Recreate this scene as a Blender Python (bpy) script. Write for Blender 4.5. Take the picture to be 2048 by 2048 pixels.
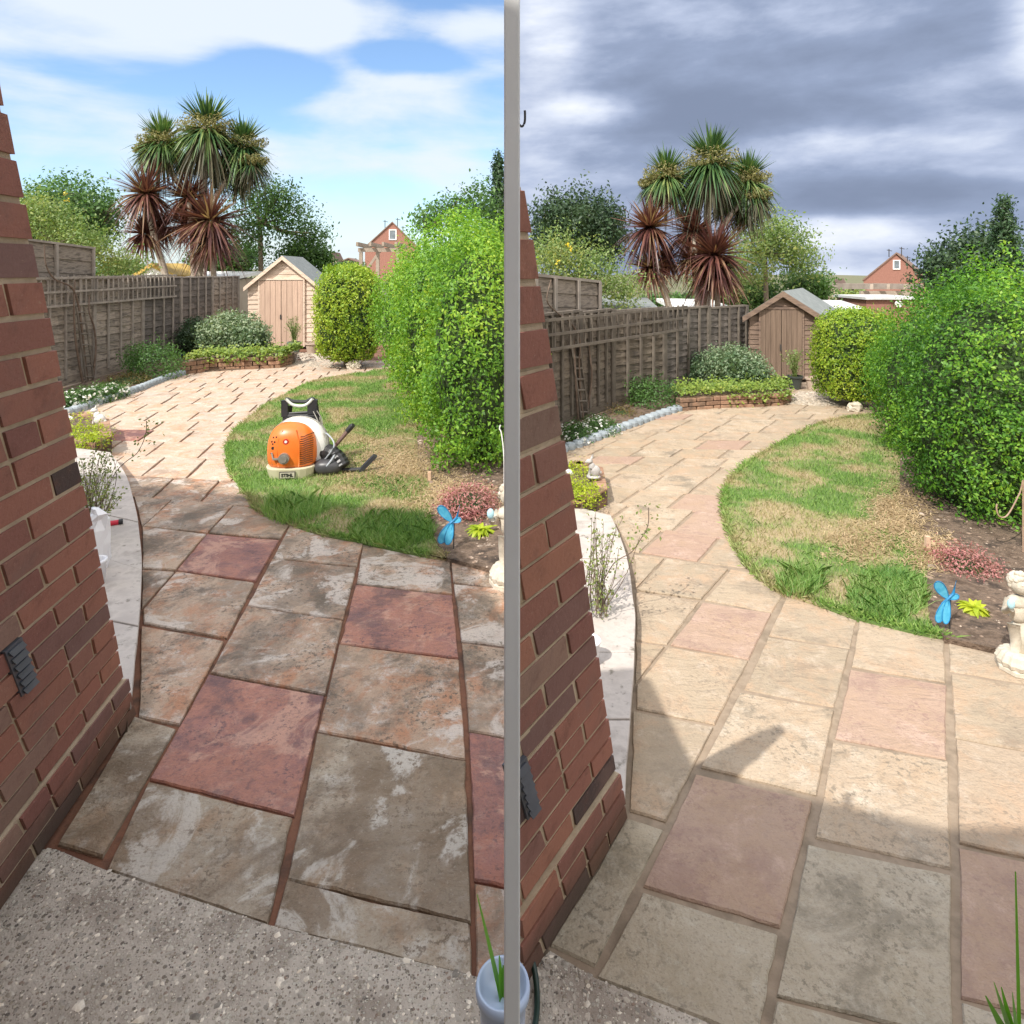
import bpy, math, random
import numpy as np
from mathutils import Vector
for o in list(bpy.data.objects): bpy.data.objects.remove(o)
S = bpy.context.scene
COL = S.collection
rng = np.random.default_rng(7); random.seed(7)
R = math.radians
# ------------------------------------------------------------------ camera
F, HZ, H = 1300.0, 535.0, 1.6          # focal length and horizon in 2048-pixel units, eye height in metres
cam = bpy.data.cameras.new('camera'); co = bpy.data.objects.new('camera', cam); COL.objects.link(co)
co.location = (0, 0, H); co.rotation_euler = (R(90), 0, 0)
cam.sensor_width = 36; cam.lens = F/2048*36; cam.shift_y = -(1024-HZ)/2048; cam.clip_start = .05; cam.clip_end = 2000
S.camera = co
# ------------------------------------------------------------------ sun, sky, exposure
SX, SY = .54, .72                      # ground offset of a shadow per metre of height
sd = Vector((SX, SY, -1)).normalized()
sl = bpy.data.lights.new('sun', 'SUN'); sl.energy = 3.15; sl.angle = R(.55); sl.color = (1, .95, .87)
so = bpy.data.objects.new('sun', sl); COL.objects.link(so)
so.rotation_euler = sd.to_track_quat('-Z', 'Y').to_euler()
S.view_settings.view_transform = 'Standard'; S.view_settings.look = 'None'; S.view_settings.exposure = .74; S.view_settings.gamma = 1
W = bpy.data.worlds.new('World'); S.world = W; W.use_nodes = True

class NT:
    def __init__(s, tree): s.t = tree; s.n = tree.nodes; s.l = tree.links; s.n.clear()
    def new(s, ty, **k):
        n = s.n.new(ty)
        for a, b in k.items(): setattr(n, a, b)
        return n
    def inp(s, sock, v):
        if v is None: return
        if isinstance(v, bpy.types.NodeSocket): s.l.new(v, sock)
        elif isinstance(v, (tuple, list)) and len(v) == 3 and sock.type == 'RGBA': sock.default_value = (*v, 1)
        else: sock.default_value = v
    def math(s, op, a, b=None, c=None, clamp=False):
        n = s.new('ShaderNodeMath', operation=op, use_clamp=clamp); s.inp(n.inputs[0], a); s.inp(n.inputs[1], b)
        if c is not None: s.inp(n.inputs[2], c)
        return n.outputs[0]
    def mix(s, f, a, b, mode='MIX'):
        n = s.new('ShaderNodeMix', data_type='RGBA', blend_type=mode); s.inp(n.inputs[0], f); s.inp(n.inputs[6], a); s.inp(n.inputs[7], b)
        return n.outputs[2]
    def noise(s, vec, scale, detail=4, rough=.55, dist=0.0):
        n = s.new('ShaderNodeTexNoise'); s.inp(n.inputs['Vector'], vec); n.inputs['Scale'].default_value = scale
        n.inputs['Detail'].default_value = detail; n.inputs['Roughness'].default_value = rough; n.inputs['Distortion'].default_value = dist
        return n.outputs['Fac']
    def step(s, v, a, b, lo=0.0, hi=1.0):
        n = s.new('ShaderNodeMapRange', interpolation_type='SMOOTHSTEP'); s.inp(n.inputs[0], v)
        for i, x in zip((1, 2, 3, 4), (a, b, lo, hi)): s.inp(n.inputs[i], x)
        return n.outputs[0]
    def ramp(s, v, cols):
        n = s.new('ShaderNodeValToRGB'); s.inp(n.inputs[0], v); e = n.color_ramp.elements
        if not isinstance(cols[0][0], (tuple, list)): cols = [(c, i/(len(cols)-1)) for i, c in enumerate(cols)]
        while len(e) < len(cols): e.new(.5)
        for i, (c, p) in enumerate(cols): e[i].position = p; e[i].color = (*c, 1)
        return n.outputs[0]
    def scale(s, vec, sc):
        n = s.new('ShaderNodeMapping'); s.inp(n.inputs[0], vec); n.inputs['Scale'].default_value = sc; return n.outputs[0]

def build_sky():
    g = NT(W.node_tree)
    out = g.new('ShaderNodeOutputWorld'); bg = g.new('ShaderNodeBackground'); bg.inputs[1].default_value = .15
    g.l.new(bg.outputs[0], out.inputs[0])
    sky = g.new('ShaderNodeTexSky', sky_type='NISHITA'); sky.sun_disc = False
    sky.sun_elevation = math.asin(-sd.z); sky.sun_rotation = math.atan2(-sd.x, -sd.y)
    sky.air_density = 1.0; sky.dust_density = .6; sky.ozone_density = 1.5
    tc = g.new('ShaderNodeTexCoord').outputs['Generated']
    sp = g.new('ShaderNodeSeparateXYZ'); g.l.new(tc, sp.inputs[0]); x, y, z = sp.outputs
    # the sky as a plane overhead: clouds get smaller and flatter towards the horizon
    az = g.math('ARCTAN2', x, y)
    el = g.math('ARCSINE', z)
    cv = g.new('ShaderNodeCombineXYZ'); g.inp(cv.inputs[0], az); g.inp(cv.inputs[1], g.math('MULTIPLY', el, 2.2)); vec = cv.outputs[0]
    def blob(a, e, ra, re_, soft=1.0):     # azimuth, elevation, radii in degrees -> 1 in the middle, 0 outside
        da = g.math('DIVIDE', g.math('SUBTRACT', az, R(a)), R(ra)); de = g.math('DIVIDE', g.math('SUBTRACT', el, R(e)), R(re_))
        d = g.math('SQRT', g.math('ADD', g.math('MULTIPLY', da, da), g.math('MULTIPLY', de, de)))
        return g.step(d, 1.25, .25)
    n1 = g.noise(vec, 3.2, 8, .58, .4); n2 = g.noise(vec, 8, 6, .58, .1); n3 = g.noise(g.scale(vec, (1, 2.6, 1)), 2.3, 7, .55, .3); n4 = g.noise(g.scale(vec, (1, 1.5, 1)), 3.6, 7, .52, .15)
    # fair side
    dens = g.math('ADD', g.math('MULTIPLY', n1, .55), g.math('MULTIPLY', n3, .55))
    for a, e, ra, re_, w in ((-24, 20, 17, 3.2, .30), (-33, 18, 10, 6, .22), (-12, 14.5, 9, 3.4, .22), (-3, 19.5, 5, 3, .2), (-9, 17.6, 7, 1.6, -.25), (-20, 15.5, 6, 2.5, -.30),
                             (-30, 14.5, 9, 1.6, -.18), (-14, 9.5, 10, 2.4, .12), (-5, 9, 5, 4, .14), (-26, 9, 12, 3, .12), (-16, 20.5, 3, 2, .1)):
        dens = g.math('ADD', dens, g.math('MULTIPLY', blob(a, e, ra, re_), w))
    haze = g.step(el, R(13), R(-1))
    cl = g.math('ADD', g.step(dens, .50, .80, .06, .93), g.math('MULTIPLY', haze, .26), clamp=True)
    blue = g.mix(1.0, sky.outputs[0], (.68, .80, .90), 'MULTIPLY')
    fair = g.mix(cl, blue, (3.5, 3.8, 4.15))
    # heavy side
    hv = g.math('ADD', g.math('MULTIPLY', n1, .5), g.math('MULTIPLY', n2, .3)); hv = g.math('ADD', g.math('ADD', hv, g.math('MULTIPLY', n3, .25)), g.math('MULTIPLY', n4, .62)); hv = g.math('SUBTRACT', hv, .21)
    for a, e, ra, re_, w in ((22, 14, 14, 4, -.20), (26, 18.5, 12, 3.6, -.08), (14, 11.2, 7, 2.6, -.12), (29, 5.6, 10, 1.7, -.20), (24, 9.5, 12, 1.8, .12), (27, 2.8, 9, 1.7, .2),
                             (3, 20, 4.5, 4.5, .18), (7, 13.6, 6, 1.6, .12), (40.5, 18, 4, 7, .28), (4, 12, 5, 7, .07), (13, 20, 6, 2, .06), (17, 6, 5, 3, .03)):
        hv = g.math('ADD', hv, g.math('MULTIPLY', blob(a, e, ra, re_), w))
    heavy = g.ramp(g.step(hv, .30, 1.02), [((.22, .27, .39), 0), ((.30, .365, .52), .3), ((.46, .53, .70), .55), ((.70, .76, .89), .8), ((.95, .97, 1.0), 1)])
    heavy = g.mix(1.0, heavy, (4.5, 4.5, 4.5), 'MULTIPLY')
    side = g.step(az, R(-.7), R(.7))
    c = g.mix(side, fair, heavy)
    behind = g.step(y, .1, -.3)            # behind the viewpoint: bright warm cloud added to lift the foreground shade
    c = g.mix(behind, c, g.mix(.75, sky.outputs[0], (11.5, 10.6, 9.4)))
    c = g.mix(g.step(el, R(35), R(60)), c, g.mix(.7, sky.outputs[0], (9.0, 8.6, 8.1)))   # bright cloud added overhead to fill the shade
    g.inp(bg.inputs[0], c)
build_sky()
# ------------------------------------------------------------------ pixel helpers: a point of the ground, or a point at a known distance
def G(px, py, z=0.0):
    d = F*(H-z)/(py-HZ); return Vector(((px-1024)*d/F, d, z))
def P(px, py, d): return Vector(((px-1024)*d/F, d, H-(py-HZ)*d/F))
# ------------------------------------------------------------------ materials
MC = {}
def base(name):
    m = bpy.data.materials.new(name); m.use_nodes = True; g = NT(m.node_tree)
    out = g.new('ShaderNodeOutputMaterial'); b = g.new('ShaderNodeBsdfPrincipled'); g.l.new(b.outputs[0], out.inputs[0])
    tc = g.new('ShaderNodeTexCoord').outputs['Object']
    return m, g, out, b, tc
def bump(g, b, h, strength, dist=.01):
    n = g.new('ShaderNodeBump'); n.inputs['Strength'].default_value = strength; n.inputs['Distance'].default_value = dist
    g.inp(n.inputs['Height'], h); g.l.new(n.outputs[0], b.inputs['Normal'])
def island(g): return g.new('ShaderNodeNewGeometry').outputs['Random Per Island']
def M(name, cols, sc=4.0, rough=.85, bmp=.3, bsc=40.0, isl=0.0, stretch=None, metal=0.0, dirt=None, dist=.006):
    if name in MC: return MC[name]
    m, g, out, b, tc = base(name)
    v = g.scale(tc, stretch) if stretch else tc
    n = g.noise(v, sc, 6, .6)
    c = g.ramp(g.step(n, .3, .7), cols) if len(cols) > 1 else cols[0]
    if dirt:
        dcol, dsc, amt = dirt
        c = g.mix(g.step(g.noise(v, dsc, 5, .65), .62-amt*.2, .72), c, dcol)
    if isl:
        hs = g.new('ShaderNodeHueSaturation'); r = island(g)
        g.inp(hs.inputs['Value'], g.math('ADD', g.math('MULTIPLY', r, isl), 1-isl/2)); g.inp(hs.inputs['Color'], c); c = hs.outputs[0]
    g.inp(b.inputs['Base Color'], c); b.inputs['Roughness'].default_value = rough; b.inputs['Metallic'].default_value = metal
    if bmp: bump(g, b, g.noise(v, bsc, 5, .6), bmp, dist)
    MC[name] = m; return m
def LEAF(name, cols, trans=.35, rough=.5, nsc=1.5):
    if name in MC: return MC[name]
    m, g, out, b, tc = base(name)
    r = island(g); n = g.noise(tc, nsc, 3)
    f = g.math('ADD', g.math('MULTIPLY', r, .62), g.math('MULTIPLY', g.step(n, .3, .7), .38))
    c = g.ramp(f, cols)
    g.inp(b.inputs['Base Color'], c); b.inputs['Roughness'].default_value = rough
    t = g.new('ShaderNodeBsdfTranslucent'); g.inp(t.inputs[0], g.mix(1.0, c, (1.3, 1.25, .7), 'MULTIPLY'))
    mx = g.new('ShaderNodeMixShader'); mx.inputs[0].default_value = trans
    g.l.new(b.outputs[0], mx.inputs[1]); g.l.new(t.outputs[0], mx.inputs[2]); g.l.new(mx.outputs[0], out.inputs[0])
    MC[name] = m; return m
def slab_mat(name, tints, stain, dark, pale, amt, rough):
    wet = name.startswith('wet') or name.startswith('grimy')
    m, g, out, b, tc = base(name)
    r = island(g)
    off = g.new('ShaderNodeCombineXYZ'); g.inp(off.inputs[0], g.math('MULTIPLY', r, 37)); g.inp(off.inputs[1], g.math('MULTIPLY', r, 91))
    va = g.new('ShaderNodeVectorMath', operation='ADD'); g.l.new(tc, va.inputs[0]); g.l.new(off.outputs[0], va.inputs[1]); v = va.outputs[0]
    c = g.ramp(r, tints)
    c = g.mix(g.math('MULTIPLY', g.step(g.noise(v, 5.5, 10, .72, .6), .44, .64), amt*.85), c, stain)
    c = g.mix(g.math('MULTIPLY', g.step(g.noise(v, 7.5, 11, .80, .3), .50, .66), amt*.9), c, pale)
    c = g.mix(g.math('MULTIPLY', g.step(g.noise(v, 3.4, 10, .76, .3), .46 if wet else .5, .64), amt*(.9 if wet else 1.0)), c, dark)
    if wet:      # damp patches with a fairly sharp rim, and dried-out pale ones
        c = g.mix(g.math('MULTIPLY', g.step(g.noise(v, 2.3, 8, .62, .5), .50, .56), .62 if name.startswith('grimy') else .42), c, tuple(x*1.3 for x in dark))
        c = g.mix(g.math('MULTIPLY', g.step(g.noise(v, 3.1, 9, .66, .9), .54, .61), .75), c, pale)
    mask = g.step(g.noise(v, 4.5, 4, .6), .38, .62)
    c = g.mix(g.math('MULTIPLY', g.math('MULTIPLY', g.step(g.noise(v, 46, 5, .75), .52, .60), mask), .45+amt*.45), c, dark)
    c = g.mix(g.math('MULTIPLY', g.step(g.noise(v, 130, 3, .7), .56, .64), .35), c, dark)
    c = g.mix(g.math('MULTIPLY', g.step(g.noise(v, 90, 3, .7), .60, .70), .25), c, pale)
    g.inp(b.inputs['Base Color'], c)
    g.inp(b.inputs['Roughness'], g.step(g.noise(v, 5, 5), .3, .7, rough-.12, rough+.12))
    h = g.math('ADD', g.noise(g.scale(v, (1, 2.2, 1)), 7, 6, .6, 1.2), g.math('MULTIPLY', g.noise(v, 110, 3), .3))
    bump(g, b, h, .8, .014)
    return m
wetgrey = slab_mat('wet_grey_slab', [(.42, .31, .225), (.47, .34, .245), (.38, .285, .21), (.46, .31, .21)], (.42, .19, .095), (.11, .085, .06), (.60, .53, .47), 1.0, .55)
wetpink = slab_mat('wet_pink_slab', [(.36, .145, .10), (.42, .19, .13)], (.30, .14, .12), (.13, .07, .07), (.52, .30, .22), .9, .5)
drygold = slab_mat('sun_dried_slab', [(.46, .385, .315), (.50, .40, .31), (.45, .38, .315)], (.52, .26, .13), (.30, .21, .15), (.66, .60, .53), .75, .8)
dirtybuff = slab_mat('grimy_buff_slab', [(.38, .315, .235), (.42, .35, .265)], (.34, .22, .13), (.15, .105, .065), (.58, .54, .48), .9, .6)
buff = slab_mat('clean_buff_slab', [(.375, .295, .205), (.41, .325, .235), (.35, .28, .20), (.395, .305, .22)], (.46, .30, .19), (.24, .19, .14), (.53, .44, .35), .65, .85)
buffpink = slab_mat('clean_pink_slab', [(.375, .255, .19), (.395, .28, .21)], (.38, .26, .17), (.28, .18, .15), (.54, .39, .32), .6, .85)
jointred = M('red_joint_sand', [(.14, .062, .038), (.20, .09, .052), (.08, .045, .03)], 7, .9, .5, 90)
jointtan = M('tan_joint_mortar', [(.25, .19, .135), (.31, .24, .175), (.20, .155, .11)], 9, .9, .4, 90)
apron = M('aggregate_concrete', [(.22, .19, .165), (.36, .32, .29), (.15, .13, .115)], 4, .9, .9, 160)
def aggregate():
    m, g, out, b, tc = base('aggregate_concrete')
    n = g.noise(tc, 4, 5, .6); c = g.ramp(g.step(n, .3, .7), [(.38, .33, .275), (.56, .50, .43), (.30, .25, .205)]); h = g.noise(tc, 160, 4, .6)
    for sc, lim in ((95, .42), (190, .55)):
        v = g.new('ShaderNodeTexVoronoi'); g.inp(v.inputs['Vector'], tc); v.inputs['Scale'].default_value = sc
        sp = g.new('ShaderNodeSeparateColor'); g.l.new(v.outputs['Color'], sp.inputs[0])
        on = g.math('MULTIPLY', g.step(v.outputs['Distance'], .48, .36), g.math('GREATER_THAN', sp.outputs[0], lim))
        col = g.ramp(sp.outputs[1], [(.13, .11, .095), (.34, .29, .22), (.50, .45, .37), (.62, .58, .50), (.28, .20, .15)])
        c = g.mix(on, c, col); h = g.math('ADD', h, g.math('MULTIPLY', on, .7))
    g.inp(b.inputs['Base Color'], c); b.inputs['Roughness'].default_value = .8; bump(g, b, h, .7, .006); return m
apron = aggregate()
pebm = M('pebble', [(.46, .40, .32), (.60, .55, .47), (.30, .26, .22)], 30, .7, .2, 60, isl=1.2)
soil = M('garden_soil', [(.09, .058, .038), (.20, .14, .10), (.055, .038, .028)], 9, .95, .9, 55, dist=.03)
coping = M('pale_coping', [(.42, .375, .345), (.50, .45, .41), (.35, .31, .28)], 7, .85, .4, 70, dirt=((.19, .17, .14), 22, .25))
concgrey = M('blue_grey_concrete', [(.24, .28, .31), (.33, .37, .40)], 9, .85, .4, 60, isl=.2)
white = M('white_paint', [(.86, .86, .85), (.80, .80, .79)], 6, .5, .05)
mortar = M('wall_mortar', [(.42, .33, .225), (.56, .45, .32)], 12, .95, .5, 90)
core = M('shaded_core', [(.018, .036, .010), (.045, .085, .018), (.022, .026, .012)], 22, .95, .9, 30, dist=.05)  # solid dark core: its colour stands in for shade in gaps between leaves
bark = M('bark', [(.16, .12, .085), (.25, .20, .15)], 10, .9, .8, 30, stretch=(1, 1, .3))
palebark = M('pale_palm_bark', [(.33, .27, .22), (.46, .40, .33)], 12, .9, .8, 30, stretch=(1, 1, 3))
vinem = M('vine_bark', [(.11, .075, .055), (.18, .13, .10)], 20, .9, .5)
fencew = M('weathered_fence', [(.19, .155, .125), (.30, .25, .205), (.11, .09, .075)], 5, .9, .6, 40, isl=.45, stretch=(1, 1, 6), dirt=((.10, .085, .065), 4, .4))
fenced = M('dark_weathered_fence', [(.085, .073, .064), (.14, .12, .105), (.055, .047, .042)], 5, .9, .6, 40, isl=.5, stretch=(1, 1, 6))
brownb = M('brown_batten', [(.10, .083, .068), (.16, .135, .11)], 8, .9, .4, isl=.4)
brownw = M('brown_weathered_board', [(.095, .075, .058), (.16, .13, .10), (.06, .048, .04)], 5, .9, .6, 40, isl=.5, stretch=(1, 1, 6), dirt=((.07, .055, .045), 4, .4))
fenceb = M('batten_wood', [(.22, .19, .165), (.31, .27, .235)], 8, .9, .4, isl=.3)
blackp = M('black_plastic', [(.018, .018, .02), (.03, .03, .032)], 8, .4, .1)
darkm = M('dark_metal', [(.05, .05, .055), (.09, .085, .08)], 20, .5, .1, metal=.6)
def brickm(name, cols):
    m, g, out, b, tc = base(name)
    r = island(g); c = g.ramp(r, cols)
    c = g.mix(g.step(g.noise(tc, 14, 6, .7), .5, .75, 0, .55), c, (.14, .055, .04))
    c = g.mix(g.step(g.noise(tc, 120, 3, .7), .63, .72, 0, .5), c, (.45, .30, .23))
    c = g.mix(g.step(g.noise(tc, 5, 7, .7), .52, .72, 0, .5), c, (.20, .12, .10))
    sz = g.new('ShaderNodeSeparateXYZ'); g.l.new(g.new('ShaderNodeNewGeometry').outputs['Position'], sz.inputs[0])   # moss and grime splashed up from the paving
    c = g.mix(g.math('MULTIPLY', g.step(g.math('ADD', sz.outputs[2], g.math('MULTIPLY', g.noise(tc, 9, 5, .7), .22)), .34, .12), .75), c, (.055, .042, .025))
    g.inp(b.inputs['Base Color'], c); b.inputs['Roughness'].default_value = .8
    bump(g, b, g.noise(tc, 70, 6, .65), .5, .006); return m
brick = brickm('house_brick', [((.27, .115, .085), 0), ((.35, .145, .10), .3), ((.22, .09, .075), .5), ((.38, .165, .105), .7), ((.19, .10, .09), .84), ((.31, .19, .14), .92), ((.07, .045, .042), .955)])
redbrick = M('far_brick', [(.24, .11, .085), (.30, .145, .11)], 8, .9, .2)
# ------------------------------------------------------------------ mesh helpers
def link(o, parent=None):
    COL.objects.link(o)
    if parent: o.parent = parent
    return o
def tag(o, label=None, cat=None, group=None, kind=None):
    if label: o['label'] = label
    if cat: o['category'] = cat
    if group: o['group'] = group
    if kind: o['kind'] = kind
    return o
def empty(name, loc=(0, 0, 0)):
    o = bpy.data.objects.new(name, None); o.location = loc; o.empty_display_size = .1
    return link(o)
def mesh_obj(name, V, Fc, mat, parent=None, smooth=False, mats=None, mi=None):
    me = bpy.data.meshes.new(name)
    if isinstance(V, np.ndarray):
        k = Fc.shape[1]; me.vertices.add(len(V)); me.vertices.foreach_set('co', V.astype(np.float32).ravel())
        me.loops.add(Fc.size); me.loops.foreach_set('vertex_index', Fc.astype(np.int32).ravel())
        me.polygons.add(len(Fc)); me.polygons.foreach_set('loop_start', np.arange(0, Fc.size, k, dtype=np.int32))
        try: me.polygons.foreach_set('loop_total', np.full(len(Fc), k, dtype=np.int32))
        except Exception: pass
        me.update(calc_edges=True)
    else:
        me.from_pydata([tuple(v) for v in V], [], Fc)
    for m in (mats or [mat]): me.materials.append(m)
    if mi is not None: me.polygons.foreach_set('material_index', mi)
    if smooth: me.polygons.foreach_set('use_smooth', [True]*len(me.polygons))
    o = bpy.data.objects.new(name, me); link(o)
    if parent: o.parent = parent
    return o
class MB:
    def __init__(s): s.v = []; s.f = []; s.m = []
    def add(s, vs, fs, m=0):
        n = len(s.v); s.v += [Vector(v) for v in vs]; s.f += [[i+n for i in f] for f in fs]; s.m += [m]*len(fs); return s
    def hexa(s, a, m=0):   # eight corners: bottom ring 0-3 counter-clockwise, top ring 4-7
        return s.add(a, [(3, 2, 1, 0), (4, 5, 6, 7), (0, 1, 5, 4), (1, 2, 6, 5), (2, 3, 7, 6), (3, 0, 4, 7)], m)
    def box(s, o, u, v, w, m=0):   # corner and three edge vectors
        o, u, v, w = map(Vector, (o, u, v, w)); return s.hexa([o, o+u, o+u+v, o+v, o+w, o+u+w, o+u+v+w, o+v+w], m)
    def cbox(s, c, sx, sy, sz, m=0): return s.box((c[0]-sx/2, c[1]-sy/2, c[2]-sz/2), (sx, 0, 0), (0, sy, 0), (0, 0, sz), m)
    def tube(s, pts, r, k=8, m=0):
        pts = [Vector(p) for p in pts]; rs = r if isinstance(r, (list, tuple)) else [r]*len(pts); n = len(s.v)
        for i, p in enumerate(pts):
            t = (pts[min(i+1, len(pts)-1)]-pts[max(i-1, 0)]).normalized()
            a = t.cross(Vector((0, 0, 1)) if abs(t.z) < .9 else Vector((1, 0, 0))).normalized(); b = t.cross(a)
            for j in range(k):
                q = 2*math.pi*j/k; s.v.append(p+(a*math.cos(q)+b*math.sin(q))*rs[i])
        for i in range(len(pts)-1):
            for j in range(k): s.f.append([n+i*k+j, n+i*k+(j+1) % k, n+(i+1)*k+(j+1) % k, n+(i+1)*k+j]); s.m.append(m)
        s.f.append([n+j for j in range(k)]); s.f.append([n+(len(pts)-1)*k+j for j in reversed(range(k))]); s.m += [m, m]; return s
    def lathe(s, c, prof, k=24, m=0, sx=1, sy=1, flute=0):   # profile of (radius, height)
        c = Vector(c); n = len(s.v)
        for r, z in prof:
            for j in range(k):
                q = 2*math.pi*j/k; rr = r*(1+(flute if j % 2 else 0)); s.v.append(c+Vector((rr*math.cos(q)*sx, rr*math.sin(q)*sy, z)))
        for i in range(len(prof)-1):
            for j in range(k): s.f.append([n+i*k+j, n+i*k+(j+1) % k, n+(i+1)*k+(j+1) % k, n+(i+1)*k+j]); s.m.append(m)
        s.f.append([n+j for j in reversed(range(k))]); s.f.append([n+(len(prof)-1)*k+j for j in range(k)]); s.m += [m, m]; return s
    def ball(s, c, rx, ry, rz, p=2.0, k=16, l=10, m=0, rot=None):
        c = Vector(c); n = len(s.v)
        for i in range(l+1):
            th = math.pi*i/l
            for j in range(k):
                ph = 2*math.pi*j/k; d = Vector((math.sin(th)*math.cos(ph), math.sin(th)*math.sin(ph), math.cos(th)))
                q = (abs(d.x)**p+abs(d.y)**p+abs(d.z)**p)**(-1/p); e = Vector((d.x*q*rx, d.y*q*ry, d.z*q*rz))
                if rot: e = rot @ e
                s.v.append(c+e)
        for i in range(l):
            for j in range(k): s.f.append([n+i*k+j, n+(i+1)*k+j, n+(i+1)*k+(j+1) % k, n+i*k+(j+1) % k]); s.m.append(m)
        return s
    def build(s, name, mat, parent=None, smooth=False, bevel=0, mats=None):
        o = mesh_obj(name, s.v, s.f, mat, parent, smooth, mats, s.m if mats else None)
        if bevel:
            b = o.modifiers.new('b', 'BEVEL'); b.width = bevel; b.segments = 2; b.limit_method = 'ANGLE'; b.angle_limit = R(40)
        return o
def put(o, parent):   # keep world coordinates of a mesh when its parent stands away from the origin
    o.parent = parent; o.matrix_parent_inverse.identity(); o.location = -Vector(parent.location); return o
def smooth_line(pts, n=6):
    pts = [Vector(p) for p in pts]; out = []
    for i in range(len(pts)-1):
        p0, p1, p2, p3 = pts[max(i-1, 0)], pts[i], pts[i+1], pts[min(i+2, len(pts)-1)]
        for j in range(n):
            t = j/n; out.append(.5*((2*p1)+(p2-p0)*t+(2*p0-5*p1+4*p2-p3)*t*t+(3*p1-p0-3*p2+p3)*t**3))
    return out+[pts[-1]]
# ---- leaves
def rand_dirs(n):
    v = rng.normal(size=(n, 3)); return v/np.linalg.norm(v, axis=1, keepdims=True)
def leaves(pos, nrm, size, asp=.5, spread=.8, jit=.35):
    n = len(pos); nn = nrm+rng.normal(size=(n, 3))*spread; nn /= np.linalg.norm(nn, axis=1, keepdims=True)
    t = np.cross(nn, rand_dirs(n)); t /= np.linalg.norm(t, axis=1, keepdims=True)+1e-9; b = np.cross(nn, t)
    s = (size*(1+rng.uniform(-jit, jit, n)))[:, None]
    V = np.stack([pos-t*s*.5, pos+b*s*asp*.5+nn*s*.10, pos+t*s*.5, pos-b*s*asp*.5+nn*s*.10], 1).reshape(-1, 3)
    return V, np.arange(4*n).reshape(n, 4)
def shell(c, r, n, p=2.4, lo=.86, hi=1.04, clump=.0, lump=.08):
    """points near the surface of a rounded body with bumps"""
    d = rand_dirs(n); q = (np.abs(d)**p).sum(1)**(-1/p)
    ph = rng.uniform(0, 6, 3); w = d*5
    bumpy = 1+lump*(np.sin(w[:, 0]*1.7+ph[0])*np.cos(w[:, 2]*1.9+ph[1])+.6*np.sin(w[:, 1]*3.1+w[:, 2]*2.7+ph[2]))
    k = rng.uniform(lo, hi, n)**1.0
    pos = np.array(c)+d*(q*k*bumpy)[:, None]*np.array(r)
    nr = d/np.array(r); nr /= np.linalg.norm(nr, axis=1, keepdims=True); return pos, nr
def clumped(pos, nrm, m, rad):
    p = np.repeat(pos, m, 0)+rng.normal(size=(len(pos)*m, 3))*rad; return p, np.repeat(nrm, m, 0)
def crown_mesh(name, lobes, n, size, mat, parent, m=6, rad=.05, asp=.5, spread=.8, p=2.4, lo=.8, hi=1.06, up=.0, lump=.08, zmin=None, xmax=None):
    Ps, Ns = [], []
    areas = [l[1][0]*l[1][2] for l in lobes]; A = sum(areas)
    for (c, r), a in zip(lobes, areas):
        pp, nn = shell(c, r, max(10, int(n*a/A/m)), p, lo, hi, lump=lump); pp, nn = clumped(pp, nn, m, rad); Ps.append(pp); Ns.append(nn)
    pos = np.concatenate(Ps); nr = np.concatenate(Ns)
    keep = np.ones(len(pos), bool)
    if zmin is not None: keep &= pos[:, 2] > zmin
    if xmax is not None: keep &= pos[:, 0] < xmax
    pos, nr = pos[keep], nr[keep]; nr[:, 2] += up
    V, Fc = leaves(pos, nr, size, asp, spread); return mesh_obj(name, V, Fc, mat, parent)
def lobe(px, py, rx, ry, d, rd=None):
    s = d/F; return (tuple(P(px, py, d)), (rx*s, (rd if rd is not None else rx*s), ry*s))
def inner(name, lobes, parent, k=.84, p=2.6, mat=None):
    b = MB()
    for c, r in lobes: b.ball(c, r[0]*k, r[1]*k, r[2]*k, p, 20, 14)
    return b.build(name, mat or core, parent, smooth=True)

# ------------------------------------------------------------------ foliage colours
L_priv = LEAF('privet_leaf', [(.05, .14, .018), (.13, .30, .03), (.26, .47, .05), (.46, .60, .07)], .45)
L_big = LEAF('hedge_leaf', [(.025, .08, .012), (.07, .20, .025), (.17, .38, .035), (.38, .56, .06)], .45)
L_gold = LEAF('golden_hedge_leaf', [(.07, .17, .015), (.20, .34, .025), (.36, .48, .045), (.55, .62, .09)], .4)
L_tree = LEAF('tree_leaf', [(.03, .07, .02), (.06, .13, .03), (.10, .20, .045)], .35)
L_light = LEAF('light_leaf', [(.09, .16, .04), (.17, .27, .07), (.28, .36, .14), (.36, .36, .08)], .4)
L_dark = LEAF('dark_leaf', [(.02, .045, .022), (.04, .08, .035), (.06, .11, .045)], .25)
L_vari = LEAF('variegated_leaf', [(.05, .11, .05), (.12, .20, .10), (.28, .36, .22), (.40, .46, .30)], .3)
L_bush = LEAF('bush_leaf', [(.04, .10, .03), (.08, .18, .04), (.14, .26, .07)], .35)
L_heath = LEAF('heather_leaf', [(.10, .07, .03), (.20, .13, .04), (.12, .14, .04), (.26, .18, .06)], .3)
L_lime = LEAF('lime_leaf', [(.22, .34, .02), (.40, .50, .03), (.55, .60, .05)], .4)
L_ivy = LEAF('ivy_leaf', [(.10, .18, .03), (.22, .32, .05), (.38, .42, .08)], .35)
L_pink = LEAF('sedum_leaf', [(.24, .07, .08), (.38, .14, .14), (.50, .24, .22), (.20, .10, .08)], .25)
L_twig = LEAF('twig_leaf', [(.12, .18, .05), (.24, .30, .10), (.38, .38, .12)], .35)
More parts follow.
